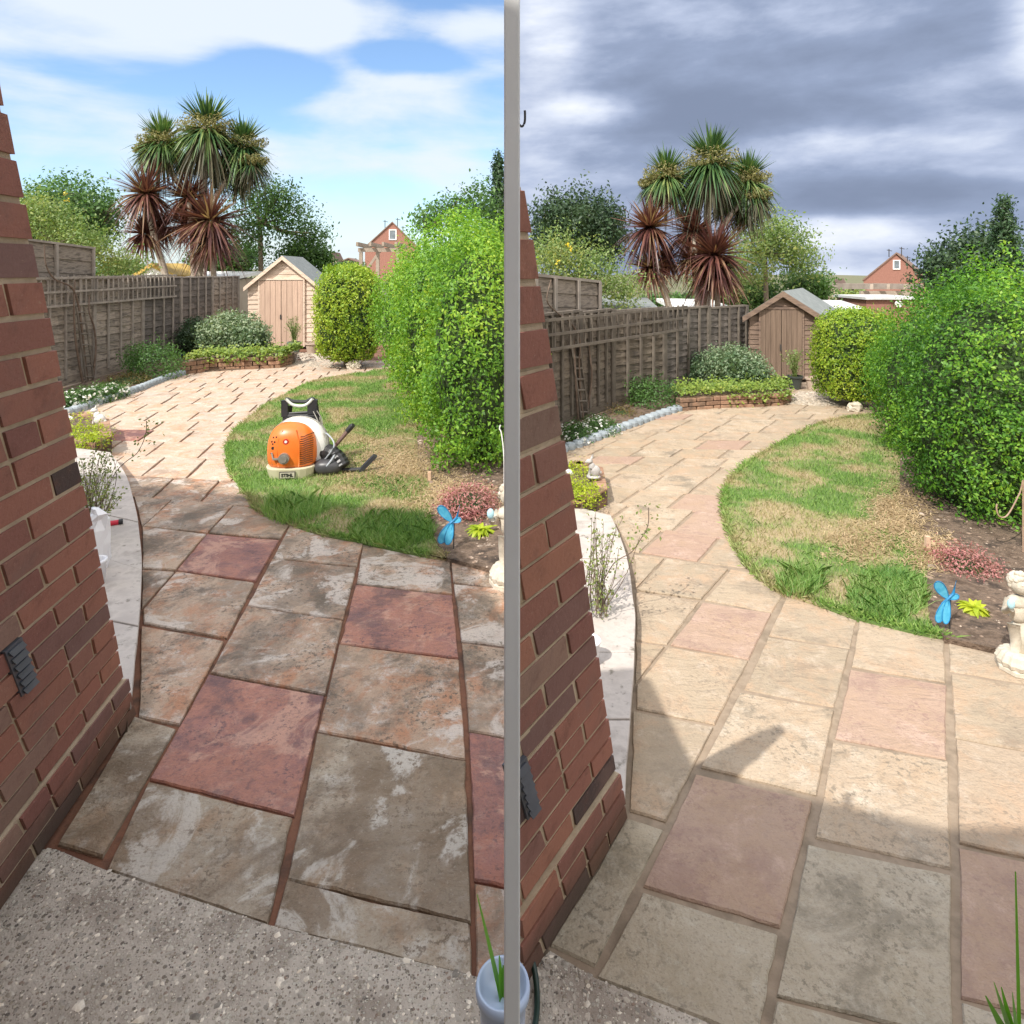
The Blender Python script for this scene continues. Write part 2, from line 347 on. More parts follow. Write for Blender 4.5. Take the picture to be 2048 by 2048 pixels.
L_pgreen = LEAF('palm_green', [(.02, .05, .025), (.045, .11, .04), (.11, .20, .06), (.30, .34, .12)], .3, .4)
L_pred = LEAF('palm_red', [(.045, .02, .022), (.10, .038, .036), (.19, .08, .06), (.40, .31, .17)], .3, .4)
L_skirt = LEAF('palm_skirt', [(.03, .03, .018), (.06, .06, .03), (.12, .10, .055), (.07, .12, .05)], .2, .6)
L_pfl = LEAF('palm_flower', [(.10, .10, .04), (.20, .20, .07), (.30, .27, .11), (.10, .08, .04)], .3)
L_con = LEAF('conifer_leaf', [(.02, .05, .02), (.04, .09, .03), (.07, .13, .04)], .2)
petal = LEAF('white_petal', [(.75, .75, .72), (.85, .85, .84)], .2)
yel = LEAF('yellow_petal', [(.7, .5, .03), (.75, .6, .05)], .2)
def grassm(name, dryx):
    m, g, out, b, tc = base(name)
    r = island(g); n = g.noise(tc, 1.9, 5, .6, .3)
    gr = g.ramp(r, [(.11, .22, .04), (.18, .34, .06), (.26, .44, .09), (.38, .48, .15)])
    dr = g.ramp(r, [(.38, .32, .15), (.54, .44, .25), (.34, .36, .14)])
    c = g.mix(g.step(n, .45, .62), gr, dr)
    g.inp(b.inputs['Base Color'], c); b.inputs['Roughness'].default_value = .6
    t = g.new('ShaderNodeBsdfTranslucent'); g.inp(t.inputs[0], c); mx = g.new('ShaderNodeMixShader'); mx.inputs[0].default_value = .3
    g.l.new(b.outputs[0], mx.inputs[1]); g.l.new(t.outputs[0], mx.inputs[2]); g.l.new(mx.outputs[0], out.inputs[0]); return m
GR = grassm('grass_blade', 0); 
GRT = LEAF('long_grass', [(.05, .15, .05), (.14, .30, .07), (.26, .44, .11), (.46, .52, .24)], .35)
def lawnm():
    m, g, out, b, tc = base('lawn_turf')
    n = g.noise(tc, 1.9, 5, .6, .3); f = g.noise(tc, 60, 4, .7)
    gr = g.ramp(f, [(.08, .15, .04), (.19, .30, .07)]); dr = g.ramp(f, [(.30, .23, .12), (.56, .45, .28)])
    g.inp(b.inputs['Base Color'], g.mix(g.step(n, .42, .58), gr, dr)); b.inputs['Roughness'].default_value = .95
    bump(g, b, f, .8, .03); return m
LAWN = lawnm(); STRAW = M('straw_mulch', [(.50, .38, .22), (.36, .25, .13), (.60, .47, .30)], 45, .95, .9, 60, dist=.02)
# ------------------------------------------------------------------ land
def sheet(name, pts, z, mat, kind='structure', label=None, cat=None, thick=.03, up=0):
    b = MB(); n = len(pts); top = [Vector((p[0], p[1], z)) for p in pts]; bot = [Vector((p[0], p[1], z-thick)) for p in pts]
    b.add(top+bot, [list(range(n))]+[[i, i+n, (i+1) % n+n, (i+1) % n] for i in range(n)])
    o = b.build(name, mat); tag(o, label, cat, None, kind); return o
def ground():
    xs = [-300, -60, -20, -7, -.5, .0, .6, 3, 7, 20, 60, 300]; ys = [-60, -8, 0, 8, 12.5, 14, 16, 25, 45, 70, 150, 600]
    V = []; 
    for y in ys:
        for x in xs:
            dr = max(0, min(1, (y-14)/55))*max(0, min(1, x/3)); V.append((x, y, -.07-5.2*dr))
    n = len(xs); Fc = [(j*n+i, j*n+i+1, (j+1)*n+i+1, (j+1)*n+i) for j in range(len(ys)-1) for i in range(n-1)]
    o = mesh_obj('ground', V, Fc, M('earth', [(.10, .10, .05), (.14, .15, .07), (.16, .13, .09)], 2, .95, .5, 20)); tag(o, kind='structure')
ground()
sheet('paving_bed', [(-7.2, .2), (0, .2), (0, 14), (-7.2, 14)], -.012, jointred)
sheet('paving_bed', [(0.001, .2), (7, .2), (7, 12), (0.001, 12)], -.007, jointtan)

def slab(b, poly, m, gap=.0008, z=0):
    """one paving slab: riven edge, rounded arris, slight tilt"""
    c = sum(poly, Vector((0, 0, 0)))/len(poly); ring = []
    for i, a in enumerate(poly):
        e = poly[(i+1) % len(poly)]; L = (e-a).length; k = max(1, int(L/.045))
        for j in range(k):
            q = a.lerp(e, j/k); d = (c-q); dl = d.length
            if dl > 1e-6: q = q+d/dl*(gap*1.35+abs(random.gauss(0, .0022)))
            ring.append(q)
    tx, ty = random.gauss(0, .003), random.gauss(0, .003); dz = z+random.gauss(0, .0012)
    n = len(ring); zz = lambda q: dz+(q.x-c.x)*tx+(q.y-c.y)*ty
    top = [Vector((q.x+(c.x-q.x)*.004/max(.05, (c-q).length), q.y+(c.y-q.y)*.004/max(.05, (c-q).length), 0)) for q in ring]
    for q in top: q.z = zz(q)
    mid = [Vector((q.x, q.y, zz(q)-.005)) for q in ring]; low = [Vector((q.x, q.y, -.04)) for q in ring]
    fs = [list(range(n))]+[[i, i+n, (i+1) % n+n, (i+1) % n] for i in range(n)]+[[i+n, i+2*n, (i+1) % n+2*n, (i+1) % n+n] for i in range(n)]
    b.add(top+mid+low, fs, m)
def ccw(poly):
    a = sum(poly[i].x*poly[(i+1) % len(poly)].y-poly[(i+1) % len(poly)].x*poly[i].y for i in range(len(poly)))
    return poly if a > 0 else poly[::-1]
def paving(near, rows, vp, x0f, x1f, widths, mats, pick, name_mats, seed):
    rs = random.Random(seed); b = MB()
    for pts, m in near: slab(b, ccw([G(*p) for p in pts]), m)
    vx, vy = vp
    for k in range(len(rows)-1):
        (ya, sa), (yb, sb) = rows[k], rows[k+1]      # nearer and farther joint: pixel row at the reference column, slope
        xr = x0f; ref = x0f+120
        x = x0f-30-rs.uniform(0, 90)
        yc = (ya+yb)/2
        while x < x1f:
            wpx = rs.choice(widths)*(ya-HZ)/H; xn = x+wpx
            def on(xa, yy, s):    # slide along the line towards the vanishing point until it meets the joint
                t = (yy+s*(xa-ref)-ya)/(vy-ya); return (xa+(vx-xa)*t, yy+s*(xa-ref))
            q = [on(x, ya, sa), on(xn, ya, sa), on(xn, yb, sb), on(x, yb, sb)]
            slab(b, ccw([G(*p) for p in q]), pick(rs, yc, x), .0075)
            x = xn
    return b.build('paving_slabs', None, mats=name_mats)
g_, p_, d_, o_ = 0, 1, 2, 3
near1 = [
 ([(116,1686),(205,1712),(352,1455),(270,1430)], d_), ([(277,1432),(359,1448),(449,1281),(283,1252)], g_),
 ([(285,1245),(455,1275),(510,1164),(353,1142),(285,1218)], g_), ([(353,1140),(511,1162),(559,1079),(414,1067)], p_),
 ([(285,1053),(413,1067),(351,1139),(284,1136)], g_), ([(284,1138),(350,1142),(284,1215)], g_),
 ([(210,1737),(296,1560),(586,1633),(537,1847)], d_), ([(298,1556),(417,1348),(650,1391),(589,1630)], p_),
 ([(419,1344),(493,1212),(686,1241),(651,1388)], g_), ([(494,1210),(544,1118),(713,1135),(687,1239)], g_), ([(545,1116),(590,1030),(732,1070),(714,1133)], g_),
 ([(546,1853),(572,1760),(943,1846),(945,1951)], d_), ([(574,1757),(634,1466),(932,1522),(943,1843)], d_), ([(635,1462),(678,1290),(918,1319),(932,1518)], g_),
 ([(679,1287),(711,1169),(905,1190),(918,1316)], p_), ([(712,1167),(728,1070),(899,1100),(905,1188)], g_),
 ([(952,1954),(948,1764),(1090,1792),(1090,1990)], g_), ([(947,1760),(938,1464),(1090,1492),(1090,1788)], p_), ([(937,1460),(923,1284),(1090,1304),(1090,1488)], g_),
 ([(922,1281),(907,1168),(1090,1184),(1090,1301)], g_), ([(906,1165),(899,1095),(1090,1130),(1090,1181)], g_),
 ([(268,991),(344,999),(284,1054)], g_), ([(345,999),(469,1007),(415,1064),(286,1052)], g_), ([(470,1007),(600,1018),(560,1077),(417,1064)], g_)]
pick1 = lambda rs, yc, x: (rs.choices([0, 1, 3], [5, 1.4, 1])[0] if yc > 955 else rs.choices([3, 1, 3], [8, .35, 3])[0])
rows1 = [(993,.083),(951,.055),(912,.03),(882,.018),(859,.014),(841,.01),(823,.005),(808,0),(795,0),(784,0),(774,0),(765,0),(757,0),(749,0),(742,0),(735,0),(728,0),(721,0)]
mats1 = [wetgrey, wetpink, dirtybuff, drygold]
pv = paving(near1, rows1, (871, 493), 130, 900, (.36, .40, .46, .40), None, pick1, mats1, 3); tag(pv, kind='structure')
near2 = [
 ([(1100,1890),(1189,1931),(1328,1656),(1256,1632)], 2), ([(1192,1955),(1284,1782),(1557,1868),(1518,2085)], 2), ([(1284,1772),(1391,1546),(1626,1600),(1560,1855)], 1),
 ([(1259,1622),(1331,1643),(1427,1454),(1266,1421)], 0), ([(1272,1417),(1430,1448),(1497,1321),(1336,1293),(1272,1371)], 0), ([(1271,1283),(1330,1292),(1271,1366)], 0),
 ([(1340,1289),(1405,1204),(1543,1226),(1498,1318)], 1), ([(1272,1279),(1334,1288),(1400,1201),(1271,1183)], 0), ([(1273,1180),(1403,1198),(1458,1137),(1333,1116)], 0),
 ([(1268,1108),(1330,1115),(1271,1177)], 0), ([(1409,1199),(1461,1138),(1590,1156),(1544,1224)], 0), ([(1230,1045),(1327,1057),(1278,1104),(1262,1102)], 0),
 ([(1283,1105),(1331,1059),(1438,1073),(1395,1122)], 1), ([(1399,1123),(1441,1074),(1560,1088),(1530,1140)], 0),
 ([(1537,1270),(1585,1165),(1722,1212),(1701,1296)], 0), ([(1488,1377),(1535,1273),(1699,1299),(1670,1414)], 0), ([(1401,1534),(1480,1384),(1669,1419),(1634,1590)], 3),
 ([(1703,1332),(1722,1210),(1889,1245),(1892,1365)], 0), ([(1669,1476),(1700,1338),(1893,1369),(1893,1517)], 1), ([(1629,1674),(1664,1481),(1897,1521),(1904,1738)], 3),
 ([(1552,1990),(1615,1686),(1903,1748),(1907,2078)], 2), ([(1530,2100),(1551,2000),(1905,2086),(1905,2200)], 2),
 ([(1899,1340),(1894,1250),(2120,1290),(2120,1378)], 0), ([(1909,1474),(1901,1345),(2120,1381),(2120,1514)], 0), ([(1917,1686),(1911,1478),(2120,1518),(2120,1730)], 0),
 ([(1921,1994),(1917,1692),(2120,1736),(2120,2045)], 1), ([(1922,2200),(1922,2000),(2120,2052),(2120,2200)], 2)]
rows2 = [(1053,.12),(1012,.08),(979,.07),(947,.045),(929,.025),(913,.02),(896,.012),(879,.008),(864,.005),(851,0),(839,0),(828,0),(818,0),(809,0),(801,0),(793,0),(785,0),(778,0)]
pick2 = lambda rs, yc, x: rs.choices([0, 1, 3], [5, 1.8, 1.4])[0]
mats2 = [buff, buffpink, slab_mat('part_cleaned_slab', [(.40, .34, .255), (.44, .38, .30)], (.34, .28, .19), (.17, .145, .105), (.52, .48, .40), .6, .85),
         slab_mat('speckled_buff_slab', [(.45, .36, .26), (.43, .335, .245)], (.40, .28, .18), (.19, .16, .12), (.55, .48, .39), .75, .85)]
pv = paving(near2, rows2, (1872, 568), 1130, 1850, (.36, .42, .48), None, pick2, mats2, 5); tag(pv, kind='structure')
# aggregate concrete in front of the slabs
def xy(pts, z=0): return [tuple(G(x, y, z))[:2] for x, y in pts]
ap1 = xy([(-260,1700),(112,1700),(207,1740),(540,1852),(948,1954),(1024,1970)])+[(0, .35), (-2.6, .35)]
sheet('path', ap1[::-1], .002, apron)
ap2 = [(.006, 1.44)]+xy([(1100,1903),(1190,1958),(1340,2016),(1525,2092)])+[(.75, .9), (.006, .9)]
sheet('path', ap2[::-1], .002, apron)
def inpoly(pts, poly):
    x, y = pts[:, 0], pts[:, 1]; c = np.zeros(len(pts), bool); n = len(poly)
    for i in range(n):
        x1, y1 = poly[i][:2]; x2, y2 = poly[(i+1) % n][:2]
        if y1 == y2: continue
        k = ((y1 > y) != (y2 > y)) & (x < (x2-x1)*(y-y1)/(y2-y1)+x1); c ^= k
    return c
def scatter(poly, n):
    a = np.array([p[:2] for p in poly]); lo, hi = a.min(0), a.max(0); q = rng.uniform(lo, hi, (n, 2)); return q[inpoly(q, poly)]
def pebbles(name, poly, n, size, z, mat, flat=.45):
    q = scatter(poly, n); n = len(q)
    o = np.array([[1,0,0],[.3,.9,0],[-.8,.6,0],[-.8,-.6,0],[.3,-.9,0],[0,0,1.0]]); f = np.array([[0,1,5],[1,2,5],[2,3,5],[3,4,5],[4,0,5]])
    s = size*rng.lognormal(0, .5, n); a = rng.uniform(0, 6.28, n); ca, sa = np.cos(a), np.sin(a)
    v = o[None]*np.ones((n, 1, 1))+rng.normal(size=(n, 6, 3))*.12; v[:, :, 1] *= rng.uniform(.5, 1, n)[:, None]; v[:, :, 2] *= flat
    X = v[:, :, 0]*ca[:, None]-v[:, :, 1]*sa[:, None]; Y = v[:, :, 0]*sa[:, None]+v[:, :, 1]*ca[:, None]
    V = np.stack([X*s[:, None]+q[:, 0:1], Y*s[:, None]+q[:, 1:2], v[:, :, 2]*s[:, None]+z], 2).reshape(-1, 3)
    Fc = (f[None]+6*np.arange(n)[:, None, None]).reshape(-1, 3)
    o = mesh_obj(name, V, Fc, mat); tag(o, kind='stuff'); return o
pebbles('gravel', ap1, 60000, .0036, .0005, pebm, .45); pebbles('gravel', ap2, 12000, .0034, .0005, pebm, .4)
# ------------------------------------------------------------------ brick walls of the two houses
def brick_wall(B, w, u, T, send, label, seed, ch=.075, bl=.225, xmin=None, thick=.2):
    """B foot of the corner, w along the wall, u up its raked corner (per metre of height); send(t, ) where a course stops"""
    rs = random.Random(seed); root = empty('brick_wall', B); nrm = w.cross(Vector((0, 0, 1))).normalized()
    if nrm.x < 0: nrm = -nrm                        # faces the garden on its right
    b = MB(); back = MB(); nc = int(T/ch); bd_ = .07 if xmin is None else .012
    for k in range(nc):
        z0, z1 = k*ch, (k+1)*ch; e = send((z0+z1)/2)
        if e <= .01: continue
        s = 0.0; j = 0
        pl = .015 if k < 3 else 0                   # the plinth courses stand a little proud
        def q(s_, z, out): return B+w*min(s_, max(.005, send(z)))+u*z+nrm*(out+pl)
        back.hexa([q(0.004, z0, -.005), q(e, z0, -.005), q(e, z0, -thick), q(0.004, z0, -thick), q(0.004, z1, -.005), q(e, z1, -.005), q(e, z1, -thick), q(0.004, z1, -thick)])
        first = bl if k % 2 else bl*.5
        while s < e-.01:
            L = first if j == 0 else (bl if rs.random() > .12 else bl*.5); a, c = s+(0 if j == 0 else .0065), min(s+L-.0065, e)
            if c-a > .012:
                g0, g1 = z0+.0062, z1-.0062; jt = [rs.gauss(0, .0012) for _ in range(8)]; o = rs.gauss(.001, .0012)
                b.hexa([q(a+jt[0], g0+jt[1]*.6, o), q(c+jt[2], g0+jt[3]*.6, o), q(c, g0, -bd_), q(a, g0, -bd_), q(a+jt[4], g1+jt[5]*.6, o), q(c+jt[6], g1+jt[7]*.6, o), q(c, g1, -bd_), q(a, g1, -bd_)])
            s += L; j += 1
    if xmin is not None:
        for v in back.v: v.x = max(v.x, xmin)
    put(b.build('brickwork', brick, None, bevel=.003 if xmin is None else .0015), root); put(back.build('mortar', mortar), root)
    return tag(root, label, 'wall'), nrm
B1 = G(263, 1432); w1 = (G(32, 1762)-B1).normalized()
t1 = P(36, 345, 1.2); u1 = (t1-B1)/t1.z
def send1(z): return max(0, (-.28-(B1.y+u1.y*z))/w1.y)
bw1, nr1 = brick_wall(B1, w1, u1, 2.4, send1, 'leaning red brick house corner with black vent, left of white post', 4)
B2 = G(1246, 1634); w2 = (G(1097, 1874)-B2).normalized()
t2 = P(1046, 352, 1.0); u2 = (t2-B2)/t2.z
def send2(z): return ((.008-(B2.x+u2.x*z))/w2.x)
bw2, nr2 = brick_wall(B2, w2, u2, 1.83, send2, 'leaning red brick house corner standing right of the white post', 9, xmin=.008, thick=.05)
def vent(root, B, w, u, nrm, s0, s1, z0, z1):
    b = MB(); q = lambda s, z, o: B+w*s+u*z+nrm*(o+.007)
    b.hexa([q(s0, z0, -.001), q(s1, z0, -.001), q(s1, z0, -.03), q(s0, z0, -.03), q(s0, z1, -.001), q(s1, z1, -.001), q(s1, z1, -.03), q(s0, z1, -.03)])
    n = 6
    for i in range(n):
        a = z0+(z1-z0)*(i+.15)/n; c = z0+(z1-z0)*(i+.70)/n
        b.hexa([q(s0+.006, a, .009), q(s1-.006, a, .009), q(s1-.008, a, .0), q(s0+.008, a, .0), q(s0+.006, c, .002), q(s1-.006, c, .002), q(s1-.008, c, .0), q(s0+.008, c, .0)])
    put(b.build('air_vent', M('slate_plastic', [(.07, .08, .10), (.10, .11, .13)], 10, .45, .1)), root)
def wall_at(B, w, u, px, py):   # where on the wall a line of sight lands
    a = np.array([[w.x, u.x, -(px-1024)/F], [w.y, u.y, -1], [0, 1, (py-HZ)/F]]); r_ = np.linalg.solve(a, np.array([-B.x, -B.y, H])); return r_[0], r_[1]
for bw, B, w, u, nr, tl, br in ((bw1, B1, w1, u1, nr1, (14, 1330), (62, 1340)), (bw2, B2, w2, u2, nr2, (1030, 1580), (1066, 1575))):
    (sa, za), (sb, zb_) = wall_at(B, w, u, *tl), wall_at(B, w, u, *br); zc = (za+zb_)/2; vent(bw, B, w, u, nr, min(sa, sb), max(sa, sb) if bw is bw1 else send2(zc)-.01, zc-.085, zc+.085)
# unseen house behind: roofline shaped to shade the slabs, painted pale to bounce light
hb = MB(); prof = [(-12, -.07), (-12, 7.0), (-6.6, 7.1), (-3.9, 6.3), (-2.6, 4.7), (-1.3, 3.35), (-.4, 3.02), (3.5, 3.0), (3.5, -.07)]
n = len(prof); fr = [Vector((x, -.32, z)) for x, z in prof]; bk = [Vector((x, -7, z)) for x, z in prof]
hb.add(fr+bk, [list(range(n))]+[list(range(2*n-1, n-1, -1))]+[[i, (i+1) % n, (i+1) % n+n, i+n] for i in range(n)])
tag(hb.build('unseen_shade_house', M('pale_bounce_wall', [(.66, .63, .58), (.72, .69, .64)], 3, .9, .2)), 'unseen house behind the near paving, stepped roofline shaped for shade, pale for bounced light', 'house')
# white post on the boundary
pb = MB(); PW = 32/F*.60
pb.box((-PW/2, .60, -.07), (PW, 0, 0), (0, .018, 0), (0, 0, 1.96))
post = pb.build('boundary_post', white, bevel=.0015); tag(post, 'slim tall white painted post standing between the two gardens', 'post')
hk = MB(); hk.tube(smooth_line([(PW/2+.0045, .61, P(0, 221, .61).z), (PW/2+.0048, .61, P(0, 226, .61).z), (PW/2+.0045, .61, P(0, 244, .61).z), (PW/2+.002, .61, P(0, 253, .61).z), (PW/2-.001, .61, P(0, 248, .61).z)]), .0011, 8)
hk.build('hook', darkm, post)

# ------------------------------------------------------------------ curved coping walls
def coping_wall(outer, inner_pts, h, cuts, label):
    root = empty('coping_wall', G(*outer[0])); o = smooth_line([G(x, y, h) for x, y in outer], 4); i = smooth_line([G(x, y, h) for x, y in inner_pts], 4)
    m = min(len(o), len(i)); o = [o[int(k*(len(o)-1)/(m-1))] for k in range(m)]; i = [i[int(k*(len(i)-1)/(m-1))] for k in range(m)]
    face = MB(); c = .012
    for k in range(m-1):
        a, b_, d, e = o[k].copy(), o[k+1].copy(), i[k+1].copy(), i[k].copy()
        for v in (a, b_): v.x -= c
        face.hexa([Vector((v.x, v.y, -.05)) for v in (a, b_, d, e)]+[Vector((v.x, v.y, h-.04)) for v in (a, b_, d, e)])
    put(face.build('wall_face', dirtwall), root)
    start = 0
    for cut in cuts+[m-1]:
        cut = min(cut, m-1); b = MB()
        if cut <= start: continue
        top = o[start:cut+1]; bot = i[start:cut+1][::-1]
        ring = [v.copy() for v in top+bot]; cc = sum(ring, Vector((0, 0, 0)))/len(ring)
        ring = [v+(cc-v).normalized()*.003 for v in ring]; nn = len(ring)
        dz = random.gauss(0, .0015)
        b.add([Vector((v.x, v.y, h+dz)) for v in ring]+[Vector((v.x, v.y, h-.038)) for v in ring], [list(range(nn)), list(range(2*nn-1, nn-1, -1))]+[[j, j+nn, (j+1) % nn+nn, (j+1) % nn] for j in range(nn)])
        put(b.build('coping_stone', coping, None, bevel=.003), root); start = cut
    return tag(root, label, 'low wall')
dirtwall = M('stained_block', [(.12, .09, .065), (.20, .15, .11), (.08, .065, .05)], 9, .95, .6)
coping_wall([(221,904),(245,936),(258,963),(269,1004),(277,1044),(283,1098),(284,1140),(283,1185),(277,1252),(272,1306),(262,1400)],
            [(150,895),(150,915),(150,945),(160,985),(170,1020),(180,1060),(190,1110),(196,1180),(215,1240),(228,1300),(244,1395)], .11, [8, 16, 24, 32], 'curved low wall with pale coping stones beside leaning brick corner, left garden')
coping_wall([(1222,1030),(1238,1064),(1252,1105),(1262,1150),(1267,1195),(1272,1235),(1270,1290),(1268,1350),(1263,1410),(1258,1470),(1252,1560),(1249,1600)],
            [(1100,1000),(1100,1064),(1110,1105),(1120,1150),(1140,1195),(1150,1235),(1160,1290),(1180,1350),(1196,1410),(1205,1470),(1225,1560),(1240,1598)], .07, [9, 17, 25, 34], 'curved low wall with pale sunlit coping stones beside brick corner, right garden')

# ------------------------------------------------------------------ lawns, soil, straw
law1 = [(1100,1135),(894,1117),(813,1103),(724,1084),(650,1070),(579,1047),(517,1020),(500,994),(480,966),(461,940),(455,904),(463,875),(484,850),(520,821),(544,805),(581,786),(619,767),(665,756),(724,747),(765,738),(900,738)]
law2 = [(1887,1275),(1846,1268),(1779,1252),(1715,1236),(1631,1206),(1569,1187),(1530,1163),(1500,1135),(1474,1094),(1458,1058),(1449,1020),(1450,990),(1461,963),(1482,939),(1509,918),(1545,898),(1577,880),(1618,858),(1671,840),(1739,831),(1800,828),(2150,828)]
def smpoly(px, z): 
    q = smooth_line([(x, y, 0) for x, y in px], 4); return [tuple(G(v.x, v.y, z))[:2] for v in q]
LP1 = smpoly(law1, .012)+[(-.006, 8.0), (-.006, 3.4)]
LP2 = smpoly(law2, .012)+xy([(2150,1340)])
sheet('lawn', LP1[::-1], .012, LAWN, thick=.05); sheet('lawn', LP2[::-1], .012, LAWN, thick=.05)
soil1 = xy([(894,1116),(868,1075),(862,1028),(861,963),(835,930),(835,860)], .02)+[(-.006, 7.6), (-.006, 3.35)]
soil2 = xy([(1887,1274),(1860,1240),(1853,1185),(1857,1098),(1849,1077),(1800,1020),(1800,900),(2200,900),(2200,1345)], .02)
sheet('soil', soil1, .022, soil, thick=.05); sheet('soil', soil2, .022, soil, thick=.05)
st1 = xy([(856,962),(760,955),(722,925),(735,885),(790,868),(850,880),(960,920),(1010,960),(990,1015),(868,1020)], .024)
st2 = xy([(1852,1090),(1800,1075),(1740,1040),(1730,1010),(1760,985),(1810,985),(1900,1050),(1900,1090)], .024)
def blades(name, poly, n, h, w, mat, z=.012, lean=.5, keep=None, kind='stuff', parent=None):
    q = scatter(poly, n)
    if keep is not None: q = q[keep(q)]
    n = len(q); a = rng.uniform(0, 6.28, n); hh = np.minimum(h*rng.lognormal(0, .35, n), h*1.55); l = rng.normal(size=(n, 2))*lean*hh[:, None]
    dx, dy = np.cos(a)*w/2, np.sin(a)*w/2; zz = np.full(n, z)
    V = np.stack([np.stack([q[:, 0]-dx, q[:, 1]-dy, zz], 1), np.stack([q[:, 0]+dx, q[:, 1]+dy, zz], 1),
                  np.stack([q[:, 0]+dx*.7+l[:, 0]*.4, q[:, 1]+dy*.7+l[:, 1]*.4, zz+hh*.6], 1), np.stack([q[:, 0]+l[:, 0], q[:, 1]+l[:, 1], zz+hh*.95], 1),
                  np.stack([q[:, 0]-dx*.7+l[:, 0]*.4, q[:, 1]-dy*.7+l[:, 1]*.4, zz+hh*.6], 1)], 1).reshape(-1, 3)
    Fc = np.arange(5*n).reshape(n, 5); o = mesh_obj(name, V, Fc, mat, parent)
    if kind: tag(o, kind=kind)
    return o
notst1 = lambda q: ~(inpoly(q, st1) & (rng.random(len(q)) < .8)); notst2 = lambda q: ~(inpoly(q, st2) & (rng.random(len(q)) < .8))
blades('grass', LP1, 120000, .024, .0045, GR, keep=lambda q: notst1(q) & ~inpoly(q, soil1)); blades('grass', LP2, 120000, .021, .004, GR, keep=lambda q: notst2(q) & ~inpoly(q, soil2))
LEAF('straw_bit', [(.30, .21, .11), (.48, .36, .21), (.62, .49, .32)], .2)
def straw(cx, cy, rx, ry, n, rot=0):
    k = rng.normal(size=(n, 2))*.62; k = k[(k**2).sum(1) < 3]; k[:, 0] += .12*np.sin(k[:, 1]*6); px = cx+k[:, 0]*rx+k[:, 1]*rot; py = cy+k[:, 1]*ry
    d = F*(H-.02)/(py-HZ); x = (px-1024)*d/F; q = np.stack([x, d], 1); q = q[q[:, 0] != 0]; n = len(q); a = rng.uniform(0, 6.28, n); L = rng.uniform(.008, .022, n); w = .0022
    dx, dy = np.cos(a), np.sin(a); z0 = rng.uniform(.016, .028, n); z1 = z0+rng.normal(size=n)*.006
    V = np.stack([np.stack([q[:, 0]-dx*L+sx*dy*w, q[:, 1]-dy*L-sx*dx*w, z0], 1) for sx in (-1, 1)]+[np.stack([q[:, 0]+dx*L+sx*dy*w, q[:, 1]+dy*L-sx*dx*w, z1], 1) for sx in (1, -1)], 1).reshape(-1, 3)
    tag(mesh_obj('straw', V, np.arange(4*n).reshape(n, 4), MC['straw_bit']), kind='stuff')
straw(790, 925, 95, 42, 12000); straw(880, 985, 60, 30, 5000); straw(930, 1000, 70, 30, 3000)
straw(1800, 1025, 50, 44, 4500); straw(1725, 1085, 70, 34, 1200); straw(1860, 1100, 36, 34, 2500)
def ell(cx, cy, rx, ry, z=.012, n=20): return xy([(cx+rx*math.cos(6.283*i/n), cy+ry*math.sin(6.283*i/n)) for i in range(n)], z)
for poly, n, h, l in ((ell(585, 1022, 62, 30), 600, .12, 'left garden, dark spiky tuft of grass overhanging slab edge'), (ell(785, 1062, 88, 34), 1500, .065, 'left garden, long fine grass patch beside the blue dragonfly'),
                      (ell(800, 975, 60, 22), 350, .045, None), (ell(1600, 1170, 48, 28), 550, .085, 'right garden, dark spiky tuft of grass overhanging slab edge'), (ell(1775, 1195, 82, 50), 2000, .055, 'right garden, long fine grass patch beside the blue dragonfly')):
    blades('grass', poly, int(n*2.6), h*.75, .0032, GRT, lean=.6)
def edge_blades(px, n, name='grass'):   # ragged fringe along the lawn edge
    q = smooth_line([(x, y, 0) for x, y in px], 8); pts = [G(v.x, v.y, .0) for v in q]; V = []
    for _ in range(n):
        i = random.randrange(len(pts)-1); p = pts[i].lerp(pts[i+1], random.random())+Vector((random.gauss(0, .012), random.gauss(0, .012), 0))
        a = random.uniform(0, 6.28); w = Vector((math.cos(a), math.sin(a), 0))*.0028; l = Vector((random.gauss(0, .02), random.gauss(0, .02), abs(random.gauss(.028, .012))))
        V += [p-w, p+w, p+l*.6+w*.6+Vector((0, 0, .006)), p+l]
    V = np.array([tuple(v) for v in V]); tag(mesh_obj(name, V, np.arange(len(V)).reshape(-1, 4), GR), kind='stuff')
edge_blades(law1[1:19], 5000); edge_blades(law2[:21], 5000)
pebbles('gravel', soil1, 1500, .010, .022, M('soil_crumb', [(.30, .22, .16), (.16, .11, .08), (.42, .34, .27)], 20, .95, .3, isl=.8)); pebbles('gravel', soil2, 3500, .008, .022, MC['soil_crumb'])
pebbles('gravel', xy([(584,729),(562,712),(600,706),(662,706),(670,735),(600,733)]), 2500, .016, 0, M('pale_gravel', [(.34, .28, .22), (.46, .40, .33)], 20, .9, .3, isl=.6))
pebbles('gravel', xy([(1580,808),(1580,792),(1600,783),(1665,785),(1680,812),(1640,812)]), 2500, .012, 0, MC['pale_gravel'])

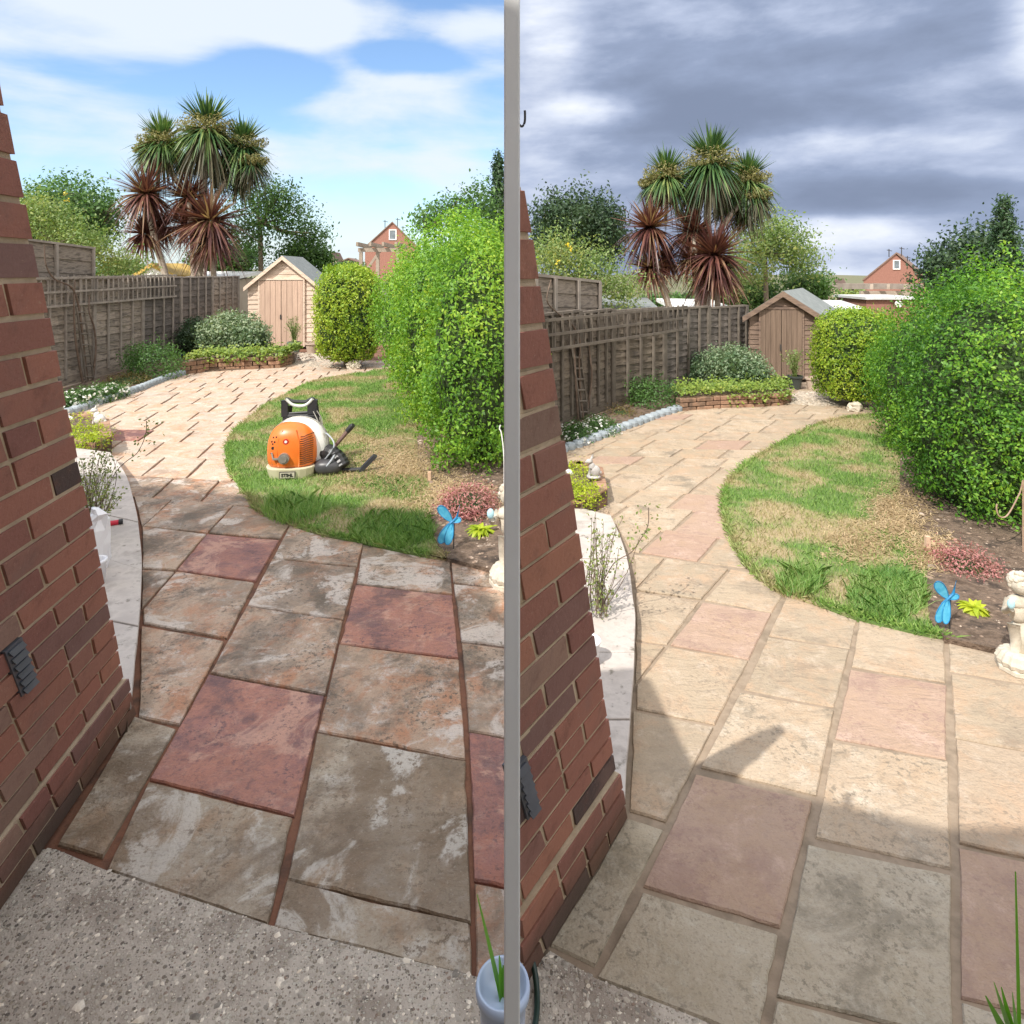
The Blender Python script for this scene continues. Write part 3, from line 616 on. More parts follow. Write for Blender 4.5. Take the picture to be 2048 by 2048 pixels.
# ------------------------------------------------------------------ plants
def bush(name, label, cat, lobes, n, size, mat, group=None, m=6, rad=.03, asp=.5, k=.8, stem=True, inn=True, p=2.3, **kw):
    c, r = lobes[0]; root = empty(name, (c[0], c[1], 0)); 
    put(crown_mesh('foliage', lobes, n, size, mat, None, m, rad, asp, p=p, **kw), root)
    if inn: put(inner('leaf_shade_core', lobes, None, k, p), root)
    if stem:
        b = MB(); zb = kw.get('zmin', 0) or 0
        for j in range(3): b.tube([(c[0]+random.gauss(0, .03), c[1]+random.gauss(0, .03), min(0, zb)), (c[0]+random.gauss(0, r[0]*.3), c[1], c[2]-r[2]*.5)], [.03, .018], 6)
        put(b.build('stem', bark), root)
    return tag(root, label, cat, group)
# two hedges in each garden
bush('clipped_hedge', 'clipped golden-green rounded hedge before the shed, left garden', 'hedge', [lobe(697, 628, 60, 94, 10.5, .5)], 16000, .045, L_gold, rad=.03, p=3.6, k=.86, lo=.9, hi=1.02, lump=.03, zmin=.12, spread=.6)
bush('clipped_hedge', 'clipped golden-green rounded hedge in front of the shed, right garden', 'hedge', [lobe(1709, 716, 71, 96, 7.6, .42)], 16000, .032, L_gold, rad=.02, p=3.6, k=.86, lo=.9, hi=1.02, lump=.03, zmin=.10, spread=.6)
h1 = [lobe(848, 628, 98, 126, 8.2, .7), lobe(914, 655, 126, 222, 6.8, .8), lobe(955, 715, 110, 270, 5.5, .7)]
bush('large_hedge', 'huge bright green bushy hedge overhanging the lawn, left garden', 'hedge', h1, 80000, .034, L_priv, m=14, rad=.038, k=.78, p=2.0, zmin=.03, lump=.08, spread=.7, up=.3, hi=1.08)
h2 = [lobe(1826, 742, 74, 92, 6.7, .5), lobe(1895, 772, 118, 200, 5.5, .7), lobe(1985, 825, 152, 285, 4.3, .6)]
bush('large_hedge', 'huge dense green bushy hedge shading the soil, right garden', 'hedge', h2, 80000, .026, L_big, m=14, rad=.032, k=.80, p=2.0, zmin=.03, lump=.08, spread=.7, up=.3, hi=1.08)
# borders along the fences
bush('variegated_shrub', 'rounded grey-green variegated shrub beside the shed, left garden', 'shrub', [lobe(462, 668, 62, 42, 11.2, .5), lobe(500, 680, 38, 30, 11.0, .4)], 7000, .05, L_vari, zmin=.1)
bush('variegated_shrub', 'rounded grey-green variegated shrub beside the shed, right garden', 'shrub', [lobe(1462, 738, 60, 44, 8.3, .4), lobe(1503, 750, 34, 30, 8.1, .3)], 7000, .036, L_vari, zmin=.08)
bush('dark_shrub', 'small dark green shrub between fence and variegated shrub, left garden', 'shrub', [lobe(388, 674, 26, 36, 11.6, .35)], 3500, .04, L_dark, zmin=.1)
bush('dark_shrub', 'small dark green shrub between fence and variegated shrub, right garden', 'shrub', [lobe(1386, 742, 28, 38, 8.6, .3)], 3500, .03, L_dark, zmin=.08)
bush('leafy_bush', 'loose mid-green bush spilling over the grey edging, left garden', 'bush', [lobe(310, 730, 46, 38, 9.4, .35), lobe(275, 716, 22, 22, 9.6)], 4500, .034, L_bush, zmin=.0, rad=.06, inn=False)
bush('leafy_bush', 'loose mid-green bush spilling over the grey edging, right garden', 'bush', [lobe(1310, 804, 46, 42, 7.5, .3), lobe(1275, 782, 20, 20, 7.6)], 4500, .028, L_bush, zmin=.0, rad=.05, inn=False)
bush('heather_clump', 'low rusty brown heather clump by the fence, left garden', 'heather', [lobe(254, 766, 36, 15, 8.9, .3)], 3000, .025, L_heath, zmin=0, stem=False)
bush('heather_clump', 'low rusty brown heather clump by the fence, right garden', 'heather', [lobe(1243, 836, 32, 17, 7.1, .25)], 3000, .02, L_heath, zmin=0, stem=False)
def flowers(label, lobes, nf, mat, size, fsize, leafm=L_bush, name='flowering_plant', fl=petal, cat='flowers'):
    c, r = lobes[0]; root = empty(name, (c[0], c[1], 0)); put(crown_mesh('foliage', lobes, 3200, size, leafm, None, 5, .03, .4, zmin=0), root)
    pos, nr = shell(c, [v*1.05 for v in r], nf, lo=.95, hi=1.15); k = (pos[:, 2] > c[2]-.2*r[2]); V, Fc = leaves(*clumped(pos[k], nr[k], 3, .008), fsize, .9, .4)
    put(mesh_obj('blossom', V, Fc, fl), root); put(inner('leaf_shade_core', lobes, None, .7), root); return tag(root, label, cat)
flowers('white daisies behind the grey edging next to brick corner, left garden', [lobe(150, 805, 34, 20, 7.45, .3)], 160, None, .03, .030)
flowers('white daisies further along the edging beside rusty heather, left garden', [lobe(205, 789, 36, 17, 7.9, .3)], 140, None, .03, .030)
flowers('white daisies behind the grey edging next to brick corner, right garden', [lobe(1152, 876, 30, 22, 6.1, .25)], 140, None, .024, .022)
flowers('white daisies further along the edging beside rusty heather, right garden', [lobe(1200, 860, 34, 20, 6.4, .25)], 120, None, .024, .022)
# soil strips under them
sheet('soil', xy([(100,840),(240,793),(370,746),(470,740),(560,735),(590,725),(600,690),(430,684),(60,800)])[::-1], .02, soil)
sheet('soil', xy([(1095,915),(1240,862),(1362,819),(1500,812),(1582,806),(1575,770),(1440,752),(1080,870)])[::-1], .02, soil)
def edging(pts, hgt, grp, lab):
    q = [G(*p) for p in pts]
    for i in range(len(q)-1):
        a, b_ = q[i], q[i+1]; d = (b_-a); L = d.length; d.normalize(); nn = Vector((-d.y, d.x, 0)); mb = MB(); k = max(2, int(L/.1))
        for j in range(k):
            s0 = L*j/k+.002; s1 = L*(j+1)/k-.002; pp = []
            for s in (s0, s1): pp += []
            c = a+d*(s0+s1)/2; mb.lathe((c.x, c.y, -.02), [((s1-s0)/2*.98, 0), ((s1-s0)/2, hgt), ((s1-s0)/2*.8, hgt+.018), ((s1-s0)*.2, hgt+.024)], 10)
        mb.box(a+nn*-.02+Vector((0, 0, -.02)), d*L, nn*.04, (0, 0, hgt*.8))
        o = mb.build('edging_stone', concgrey, smooth=False); tag(o, lab[i], 'edging', grp)
ords = ['nearest the brick corner', 'second from the brick corner', 'third from the brick corner', 'before the rusty heather', 'below the leafy bush', 'nearest the ivy bed']
edging([(128,832),(172,818),(188,811),(237,795),(291,776),(330,760),(368,749)], .07, 'edging stones in the left garden', ['grey log-shaped edging stone %s, left garden' % s for s in ords])
edging([(1118,905),(1162,891),(1186,881),(1235,862),(1282,845),(1325,830),(1360,819)], .055, 'edging stones in the right garden', ['grey log-shaped edging stone %s, right garden' % s for s in ords])
# ivy-topped retaining wall
def ivy_bed(pts, h, label, d2):
    root = empty('brick_planter', G(*pts[0])); q = [G(*p) for p in pts]; b = MB(); 
    for i in range(len(q)-1):
        a, e = q[i], q[i+1]; d = e-a; L = d.length; d = d/L; nn = Vector((-d.y, d.x, 0)); rows = 3
        for r in range(rows):
            s = -.1*(r % 2)
            while s < L:
                s0, s1 = max(0, s), min(L, s+.21); s += .22
                if s1-s0 > .03: b.box(a+d*s0+Vector((0, 0, r*h/rows-.01)), d*(s1-s0-.008), nn*.1, (0, 0, h/rows-.008))
    put(b.build('brickwork', M('old_wall_brick', [(.22, .12, .08), (.33, .20, .13), (.15, .10, .07)], 6, .95, .6, isl=.5), None, bevel=.004), root)
    so_ = MB(); top = [Vector((p.x, p.y+.08, h-.03)) for p in q]; n = len(top); bk = [p+Vector(d2) for p in top][::-1]; ring = top+bk; m = len(ring)
    so_.add(ring+[Vector((v.x, v.y, 0)) for v in ring], [list(range(m))]+[[j, j+m, (j+1) % m+m, (j+1) % m] for j in range(m)]); put(so_.build('planting_soil', soil), root)
    tag(root, label, 'planter'); return q
q1 = ivy_bed([(368,750),(420,742),(490,739),(560,736),(586,728)], .20, 'low brick planter edge below the variegated shrub, left garden', (-.35, .9, 0))
q2 = ivy_bed([(1361,822),(1442,816),(1510,814),(1565,811),(1584,803)], .15, 'low brick planter edge below the variegated shrub, right garden', (.1, .7, 0))
def ivy(q, h, label, n, size, from_):
    pos = []
    for i in range(len(q)-1):
        k = int(n*(q[i+1]-q[i]).length)
        for _ in range(k):
            t = random.random(); f = (i+t)/(len(q)-1); p = q[i].lerp(q[i+1], t); back = random.uniform(-.05, .45); dz = abs(random.gauss(0, .05)) if back > 0 else -abs(random.gauss(.02, .05))
            if back < 0 and f < from_: continue
            pos.append((p.x+random.gauss(0, .02), p.y+back, h+.02+dz*(1 if back > 0 else 1)))
    pos = np.array(pos); V, Fc = leaves(pos, np.tile([0, -.5, .9], (len(pos), 1)).astype(float), size, .7, .5)
    tag(mesh_obj('ivy', V, Fc, L_ivy), label, 'ivy')
ivy(q1, .2, 'yellow-green ivy trailing over the brick planter, left garden', 1400, .045, .2); ivy(q2, .15, 'yellow-green ivy trailing over the brick planter, right garden', 2000, .032, .3)

# small planter with ornament near the brick corner
def herb_planter(poly, h, label):
    root = empty('corner_planter', G(*poly[0])); q = ccw([G(*p) for p in poly]); b = MB(); rows = 2
    for i in range(len(q)):
        a, e = q[i], q[(i+1) % len(q)]; d = e-a; L = d.length; d = d/L; nn = Vector((-d.y, d.x, 0))
        for r in range(rows):
            s = -.09*(r % 2)
            while s < L:
                s0, s1 = max(0, s), min(L, s+.2); s += .21
                if s1-s0 > .02: b.box(a+d*s0+Vector((0, 0, r*h/rows)), d*(s1-s0-.008), nn*.09, (0, 0, h/rows-.006))
    put(b.build('brickwork', MC['old_wall_brick'], None, bevel=.004), root)
    s = MB(); m = len(q); s.add([Vector((v.x, v.y, h-.02)) for v in q]+[Vector((v.x, v.y, 0)) for v in q], [list(range(m))]+[[j, j+m, (j+1) % m+m, (j+1) % m] for j in range(m)])
    put(s.build('planting_soil', soil), root); return tag(root, label, 'planter'), q
herb_planter([(100,915),(190,920),(224,905),(219,868),(170,852),(80,860)], .15, 'small brick corner planter with lime herbs and ornament, left garden')
herb_planter([(1095,1035),(1165,1040),(1215,1010),(1206,965),(1160,950),(1080,960)], .12, 'small brick corner planter with lime herbs and ornament, right garden')
bush('lime_herb', 'bright lime herb mound in the corner planter, left garden', 'herb', [lobe(160, 872, 44, 14, 5.75, .2), lobe(160, 848, 36, 10, 6.3, .2), lobe(185, 884, 26, 12, 5.5, .12)], 4500, .022, L_lime, stem=False, inn=False, zmin=.08)
bush('lime_herb', 'bright lime herb mound in the corner planter, right garden', 'herb', [lobe(1160, 984, 36, 13, 4.25, .15), lobe(1152, 948, 26, 9, 4.75, .13)], 3000, .017, L_lime, stem=False, inn=False, zmin=.06)
def rabbit(c, s, mat, label):
    """seated animal ornament with upright ears, head turned to the left"""
    c = Vector(c); root = empty('rabbit_ornament', c); b = MB()
    b.lathe((0, 0, 0), [(.30*s, 0), (.34*s, .02*s), (.32*s, .07*s)], 20)
    b.ball((.06*s, 0, .30*s), .27*s, .22*s, .27*s); b.ball((-.07*s, 0, .48*s), .16*s, .15*s, .22*s); b.ball((-.20*s, 0, .76*s), .17*s, .12*s, .12*s)
    b.ball((-.33*s, 0, .73*s), .07*s, .07*s, .06*s); b.ball((.32*s, 0, .22*s), .08*s, .08*s, .08*s)
    for y in (-.05, .05):
        b.tube([(-.14*s, y*s, .84*s), (-.06*s, y*1.3*s, .98*s), (0, y*1.6*s, 1.12*s)], [.035*s, .055*s, .012*s], 8)
        b.tube([(-.12*s, y*2*s, .45*s), (-.19*s, y*2*s, .2*s), (-.22*s, y*2*s, .07*s)], [.07*s, .045*s, .05*s], 8)
    o = b.build('body', mat, root, smooth=True); tag(root, label, 'ornament')
stone = M('grey_stone', [(.34, .32, .31), (.48, .46, .44)], 14, .8, .5, 40); pstone = M('cream_stone', [(.50, .45, .36), (.62, .56, .46), (.38, .33, .26)], 12, .85, .6, 50)
rabbit(P(197, 851, 6.15)-Vector((0, 0, .0)), .19, M('pale_stone', [(.6, .57, .54), (.7, .67, .63)], 14, .8, .4), 'white stone rabbit ornament on the corner planter, left garden')
rabbit(P(1187, 954, 4.55), .145, stone, 'grey stone rabbit ornament on the corner planter, right garden')
# white glazed bits beside the planter: a second ornament half hidden by the brick corner
rabbit(P(138, 848, 6.3), .13, white, 'small white ornament half hidden by brick corner, left garden')
rabbit(P(1137, 953, 4.7), .09, white, 'small white ornament half hidden by brick corner, right garden')
# twiggy shrubs rising behind the coping
def twiggy(name, px0, px1, ytop, ybot, d, n, label, leafn):
    root = empty(name, G((px0+px1)/2, ybot)); st = MB(); pos = []
    for i in range(n):
        bx = random.uniform(px0+15, px1-25); a = P(bx, ybot-random.uniform(0, 30), d+random.uniform(-.05, .12)); tx = bx+random.gauss(0, 26)+8; ty = random.uniform(ytop, (ytop+ybot)/2+30)
        e = P(tx, ty, d+random.uniform(-.15, .25)); mid = a.lerp(e, .5)+Vector((random.gauss(0, .02), random.gauss(0, .03), 0)); pts = smooth_line([a, mid, e], 5); st.tube(pts, [.0022-.0013*k/10 for k in range(len(pts))], 5)
        for _ in range(leafn):
            t = random.random()**.8; p = pts[min(len(pts)-1, int(t*len(pts)))]; pos.append(tuple(p+Vector((random.gauss(0, .012), random.gauss(0, .012), random.gauss(0, .012)))))
    put(st.build('stem', vinem), root); V, Fc = leaves(np.array(pos), rand_dirs(len(pos)), .017, .55); put(mesh_obj('foliage', V, Fc, L_twig), root); return tag(root, label, 'shrub')
tw1 = twiggy('wispy_shrub', 150, 232, 880, 1062, 3.55, 42, 'wispy twiggy shrub between brick corner and coping, left garden', 34)
tw2 = twiggy('wispy_shrub', 1150, 1240, 1020, 1245, 2.85, 34, 'wispy twiggy shrub between brick corner and coping, right garden', 18)
def arching(pp, d, root, n):
    st = MB(); pts = smooth_line([P(x, y, d) for x, y in pp], 6); st.tube(pts, .0022, 5); put(st.build('long_shoot', vinem), root)
    pos = np.array([tuple(pts[random.randrange(len(pts)//2, len(pts))]+Vector((random.gauss(0, .03), random.gauss(0, .03), random.gauss(0, .02)))) for _ in range(n)])
    V, Fc = leaves(pos, rand_dirs(n), .02, .6); put(mesh_obj('foliage', V, Fc, L_twig), root)
arching([(200,1010),(228,950),(250,925),(275,905),(291,870),(293,842)], 3.6, tw1, 40); arching([(1190,1200),(1225,1130),(1262,1105),(1280,1080),(1296,1050),(1297,1015)], 2.9, tw2, 40)
# white sack, bucket and red torch on the left coping
d0 = G(205, 1142, .11).y
c0 = G(187, 1142, .11)
sk = empty('white_sack', c0); b = MB(); s = d0/F
b.lathe((c0.x, c0.y+.03, .11), [(19*s, 0), (21*s, 20*s), (21*s, 50*s), (22*s, 80*s), (21*s, 100*s), (17*s, 112*s), (9*s, 122*s), (2*s, 124*s)], 12, sx=1, sy=.8)
for v in b.v:
    if v.z > .15: v.x += .012*math.sin(v.z*90+v.y*70)+random.gauss(0, .003); v.y += .010*math.sin(v.z*75+v.x*80)
put(b.build('sack_body', M('white_plastic', [(.72, .72, .76), (.8, .8, .82)], 5, .4, .3, 9), None, smooth=False), sk); tag(sk, 'crumpled white plastic sack standing on the left coping beside brick corner', 'sack')
b = MB(); c = G(190, 1168, .11); b.lathe(c, [(.040, 0), (.047, .10), (.052, .105), (.052, .115), (.04, .115), (.038, .02)], 20)
tag(b.build('plastic_tub', MC['white_plastic'], smooth=True), 'round white plastic tub half hidden behind left brick corner', 'tub')
a, e = P(218, 1042, 3.28), P(234, 1039, 3.28); f2 = P(244, 1037, 3.28); tr = empty('red_torch', a); zz = .11+.012
a.z = e.z = f2.z = zz; a, e, f2 = [G(x, y, zz) for x, y in ((214, 1048), (237, 1044), (246, 1042.5))]; tr.location = a
b = MB(); b.tube([a, e], .014, 12); put(b.build('grip', M('red_plastic', [(.55, .02, .05), (.6, .03, .06)], 5, .4, .1), None, smooth=False), tr)
b = MB(); b.tube([e, f2], .0155, 12); put(b.build('end_cap', blackp), tr); tag(tr, 'red torch with black end lying on the left coping', 'torch')
b = MB(); c = G(1178, 1330, .07); b.lathe(c, [(.033, 0), (.042, .09), (.046, .092), (.046, .10), (.036, .10), (.033, .02)], 20)
tag(b.build('plastic_tub', MC['white_plastic'], smooth=True), 'round white plastic tub half hidden behind right brick corner', 'tub')

# ------------------------------------------------------------------ fences
def lap_fence(a, b_, h, nseg, label, dark, h2=None, W=None, Bt=None):
    W = W or fencew; Bt = Bt or fenceb
    """overlapping horizontal boards, upright battens, posts"""
    a, b_ = Vector(a), Vector(b_); root = empty('lap_fence', a); d = b_-a; L = d.length; d /= L; nn = Vector((d.y, -d.x, 0)); h2 = h2 or h; hh = lambda s: h+(h2-h)*s/L
    if nn.y > 0 and abs(nn.y) > abs(nn.x) or nn.x < 0: nn = -nn
    for i in range(nseg):
        s0, s1 = L*i/nseg, L*(i+1)/nseg; pn = MB(); rows = 11; H0 = (hh(s0)+hh(s1))/2
        for r in range(rows):
            z0 = .12+(H0-.14)*r/rows; z1 = z0+(H0-.14)/rows+.02; k = 5; wob = [random.gauss(0, .006) for _ in range(k+1)]
            for j in range(k):
                u0, u1 = s0+.04+(s1-s0-.06)*j/k, s0+.04+(s1-s0-.06)*(j+1)/k
                def q(s, z, o): return a+d*s+nn*o+Vector((0, 0, z))
                pn.hexa([q(u0, z0+wob[j], .022), q(u1, z0+wob[j+1], .022), q(u1, z0+wob[j+1], .008), q(u0, z0+wob[j], .008), q(u0, z1, .006), q(u1, z1, .006), q(u1, z1, -.004), q(u0, z1, -.004)])
        pn.box(a+d*(s0+.04)+nn*.0+Vector((0, 0, -.02)), d*(s1-s0-.06), nn*.02, (0, 0, .15))
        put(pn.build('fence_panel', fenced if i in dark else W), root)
        bt = MB()
        for j in range(1, 4): bt.box(a+d*(s0+(s1-s0)*j/4)+nn*.022+Vector((0, 0, .10)), d*.032, nn*.022, (0, 0, H0-.10))
        bt.box(a+d*(s0+.03)+nn*-.012+Vector((0, 0, H0-.02)), d*(s1-s0-.05), nn*.05, (0, 0, .025))
        put(bt.build('batten', Bt), root)
    for i in range(nseg+1):
        s = L*i/nseg; ps = MB(); ps.box(a+d*(s-.035)+nn*-.03+Vector((0, 0, -.05)), d*.07, nn*.075, (0, 0, hh(s)+.06)); put(ps.build('post', Bt, None, bevel=.004), root)
    return tag(root, label, 'fence')
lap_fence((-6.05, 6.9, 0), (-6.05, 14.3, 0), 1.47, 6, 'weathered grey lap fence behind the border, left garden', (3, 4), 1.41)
f2a, f2b = G(1075, 873), G(1222, 815); f2c = G(1490, 757)
lap_fence(f2a, f2b, 1.17, 2, 'near stretch of weathered brown lap fence behind white daisies, right garden', (), 1.12, brownw, brownb)
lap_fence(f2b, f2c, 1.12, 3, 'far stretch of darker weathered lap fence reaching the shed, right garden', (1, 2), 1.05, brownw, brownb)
def tall_panel(p0, p1, zt0, zt1, label):
    a, b_ = Vector(p0), Vector(p1); d = b_-a; L = d.length; d /= L; root = empty('tall_fence_panel', a); pn = MB(); rows = 10; nn = Vector((d.y, -d.x, 0))
    for r in range(rows):
        z0 = zt0*r/rows; z1 = zt0*(r+1)/rows+.01; e0 = zt1*r/rows; e1 = zt1*(r+1)/rows+.01
        pn.hexa([a+nn*.02+Vector((0, 0, z0)), b_+nn*.02+Vector((0, 0, e0)), b_+Vector((0, 0, e0)), a+Vector((0, 0, z0)), a+nn*.005+Vector((0, 0, z1)), b_+nn*.005+Vector((0, 0, e1)), b_-nn*.01+Vector((0, 0, e1)), a-nn*.01+Vector((0, 0, z1))])
    put(pn.build('fence_panel', fencew), root)
    for t in (.02, .28, .62, .97):
        b = MB(); p = a.lerp(b_, t); b.box(p+nn*.02+Vector((0, 0, -.05)), d*.045, nn*.03, (0, 0, zt0+(zt1-zt0)*t+.06)); put(b.build('batten', fenceb), root)
    b = MB(); b.hexa([a+nn*-.02+Vector((0, 0, zt0)), b_+nn*-.02+Vector((0, 0, zt1)), b_+nn*.04+Vector((0, 0, zt1)), a+nn*.04+Vector((0, 0, zt0)), a+nn*-.02+Vector((0, 0, zt0+.03)), b_+nn*-.02+Vector((0, 0, zt1+.03)), b_+nn*.04+Vector((0, 0, zt1+.03)), a+nn*.04+Vector((0, 0, zt0+.03))])
    put(b.build('capping', fenceb), root); tag(root, label, 'fence')
tall_panel((-6.2, 7.4, 0), (-6.2, 9.62, 0), 1.99, 1.87, 'taller grey fence panel rising behind the trellis, left garden')
g0, g1 = P(1060, 552, 6.35), P(1196, 566, 7.45); tall_panel((g0.x, g0.y, 0), (g1.x, g1.y, 0), g0.z, g1.z, 'taller grey fence panel rising behind the trellis, right garden')
def trellis(a, b_, zb, zt, label, off, wd=None):
    wd = wd or fenceb
    a, b_ = Vector(a), Vector(b_); root = empty('trellis', a); d = b_-a; L = d.length; d /= L; nn = Vector((d.y, -d.x, 0)); b = MB()
    for k, z in enumerate((zb, (zb+zt)/2, zt)):
        b = MB(); b.box(a+nn*(off+.014)+Vector((0, 0, z-.012)), d*L, nn*.012, (0, 0, .028)); put(b.build('rail', wd), root)
    s = .03; b = MB()
    while s < L: b.box(a+d*s+nn*off+Vector((0, 0, zb-.02+random.gauss(0, .004))), d*.022, nn*.013, (0, 0, zt-zb+.05)); s += .125
    put(b.build('slats', wd), root); tag(root, label, 'trellis')
trellis((-6.0, 7.2, 0), (-6.0, 11.55, 0), 1.09, 1.46, 'square trellis strip fixed along the fence top, left garden', .02)
trellis(f2a+Vector((.03, -.03, 0)), f2b.lerp(f2c, .46)+Vector((.03, -.04, 0)), .82, 1.10, 'square trellis strip fixed along the fence top, right garden', .03, brownb)
def vine(base_, tops, label, r=.018):
    root = empty('climbing_vine', base_[0])
    for pts in tops:
        b = MB(); q = smooth_line([p+Vector((random.gauss(0, .015), random.gauss(0, .015), 0)) for p in pts], 6); b.tube(q, [r*(1-.6*k/len(q)) for k in range(len(q))], 7); put(b.build('stem', vinem), root)
    tag(root, label, 'climber')
vx = lambda px, py: Vector((-5.92, 5.92*F/(1024-px), H-(py-HZ)*(5.92/(1024-px))))
vine([vx(172, 768)], [[vx(172, 768), vx(165, 700), vx(158, 650), vx(160, 612), vx(140, 575), vx(110, 558), vx(90, 530), vx(88, 490)], [vx(182, 766), vx(188, 700), vx(186, 655), vx(175, 625), vx(178, 590)], [vx(165, 768), vx(150, 690), vx(146, 620), vx(150, 560)]], 'bare twisting vine climbing the fence and trellis, left garden')
def v2(px, py, t=None):
    dx, dy = (f2b-f2a).x, (f2b-f2a).y; k = (px-1024)/F; t = (k*f2a.y-f2a.x)/(dx-k*dy); p = f2a+(f2b-f2a)*t; return P(px, py, p.y-.12)
vine([v2(1165, 838)], [[v2(1165, 838), v2(1162, 790), v2(1155, 730), v2(1158, 680), v2(1140, 645), v2(1110, 625), v2(1096, 600), v2(1098, 560)], [v2(1174, 838), v2(1181, 760), v2(1182, 715), v2(1173, 690)], [v2(1158, 840), v2(1150, 760), v2(1146, 680)]], 'bare twisting vine climbing the fence and trellis, right garden', .013)
def rungs(label, f, xs, ys, w):
    root = empty('narrow_ladder', f(xs[0], ys[0])); b = MB()
    for s in (0, 1): b.tube([f(xs[0]+s*w, ys[0]), f(xs[1]+s*w, ys[1])], .012, 6)
    put(b.build('side_rail', brownb), root)
    for k in range(7):
        t = (k+.5)/7; x = xs[0]+(xs[1]-xs[0])*t; y = ys[0]+(ys[1]-ys[0])*t; b = MB(); b.tube([f(x, y), f(x+w, y)], .012, 6); put(b.build('rung', brownb), root)
    tag(root, label, 'plant support')
rungs('narrow wooden ladder support leaning on the fence, left garden', lambda x, y: vx(x, y)-Vector((-.05, 0, 0)), (166, 146), (765, 614), 15)
rungs('narrow wooden ladder support leaning on the fence, right garden', lambda x, y: v2(x, y), (1162, 1143), (835, 682), 15)

# ------------------------------------------------------------------ sheds
shedw = M('shed_board', [(.56, .43, .33), (.66, .52, .42), (.48, .37, .28)], 4, .85, .5, 40, isl=.25, stretch=(1, 1, 5)); doorw = M('shed_door_board', [(.42, .29, .22), (.52, .37, .28)], 5, .8, .5, 40, isl=.2, stretch=(8, 8, .5))
shedw2 = M('brown_shed_board', [(.15, .10, .072), (.21, .145, .108), (.11, .075, .058)], 4, .85, .5, 40, isl=.25, stretch=(1, 1, 5)); doorw2 = M('brown_shed_door', [(.13, .088, .062), (.18, .125, .09)], 5, .8, .5, 40, isl=.25, stretch=(8, 8, .5))
felt = M('roof_felt', [(.16, .18, .18), (.22, .24, .24)], 12, .9, .5)
def shed(o, u, v, eave, apex, wood, door, label, dx0, dx1):
    """o front left foot, u across the front, v into the depth"""
    root = empty('garden_shed', o); o, u, v = map(Vector, (o, u, v)); Lu, un, vn = u.length, u.normalized(), v.normalized(); Z = Vector((0, 0, 1)); rows = 13
    w = MB()
    for (a, d, L) in ((o, un, Lu), (o+u, vn, v.length), (o+v, -vn, v.length), (o+u+v, -un, Lu)):
        out = Vector((d.y, -d.x, 0))
        for r in range(rows):
            z0 = .05+(eave-.05)*r/rows; z1 = .05+(eave-.05)*(r+1)/rows+.006
            w.hexa([a+out*.016+Z*z0, a+d*L+out*.016+Z*z0, a+d*L+Z*z0, a+Z*z0, a+out*.004+Z*z1, a+d*L+out*.004+Z*z1, a+d*L-out*.01+Z*z1, a-out*.01+Z*z1])
    for a in (o, o+v):     # gable boards
        k = 5
        for r in range(k):
            f0, f1 = r/k, min(1, (r+1)/k+.02); z0, z1 = eave+(apex-eave)*f0, eave+(apex-eave)*f1; s0 = -vn*.016; 
            p = lambda s, z, off: a+un*(Lu*s)+Z*z+off
            w.hexa([p(f0/2, z0, s0), p(1-f0/2, z0, s0), p(1-f0/2, z0, s0*0), p(f0/2, z0, s0*0), p(f1/2, z1, s0*.3), p(1-f1/2, z1, s0*.3), p(1-f1/2, z1, vn*.01), p(f1/2, z1, vn*.01)])
    put(w.build('weatherboard_wall', wood), root)
    for i in range(2):     # double doors
        b = MB(); a0, a1 = (dx0, (dx0+dx1)/2-.003) if i == 0 else ((dx0+dx1)/2+.003, dx1); k = 4
        for j in range(k):
            q0, q1 = a0+(a1-a0)*j/k, a0+(a1-a0)*(j+1)/k-.004
            b.box(o+u*q0-vn*.045+Z*.06, u*(q1-q0), vn*.022, Z*(eave*1.08-.06))
        dd = put(b.build('door', door), root)
        if i == 0:
            h = MB(); h.box(o+u*(a1-.015)-vn*.06+Z*(eave*.47), u*.02, vn*.02, Z*.09); hh_ = h.build('handle', darkm); hh_.parent = dd
    b = MB()
    for q in (dx0-.025, dx1): b.box(o+u*q-vn*.05+Z*.04, u*.025, vn*.05, Z*(eave*1.12-.04))
    b.box(o+u*(dx0-.025)-vn*.052+Z*(eave*1.09), u*(dx1-dx0+.05), vn*.05, Z*.03); put(b.build('door_frame', wood), root)
    mid = o+u*.5+Z*apex
    for sgn in (-1, 1):
        e = o+(u*0 if sgn < 0 else u)+un*sgn*.07+Z*(eave-.07*(apex-eave)/(Lu/2)); up = Z*.035; r = MB(); a = mid-vn*.09; c = e-vn*.09
        r.hexa([c, a, a+v+vn*.16, c+v+vn*.16, c+up, a+up, a+v+vn*.16+up, c+v+vn*.16+up]); put(r.build('roof', felt), root)
        fb = MB(); fb.hexa([c-vn*.022-Z*.05, a-vn*.022-Z*.05, a-vn*.003-Z*.05, c-vn*.003-Z*.05, c-vn*.022+Z*.03, a-vn*.022+Z*.03, a-vn*.003+Z*.03, c-vn*.003+Z*.03]); put(fb.build('bargeboard', wood), root)
    return tag(root, label, 'shed')
s1a, s1b = G(497, 697), G(636, 697)
shed(s1a, s1b-s1a, (-.21, 1.8, 0), 1.24, 1.80, shedw, doorw, 'sunlit pale wooden shed with double doors, left garden', .17, .79)
s2a, s2b = G(1499, 762), G(1640, 764)
shed(s2a, s2b-s2a, (.8, 1.25, 0), .93, 1.24, shedw2, doorw2, 'brown wooden shed with grey felt roof, right garden', .17, .76)
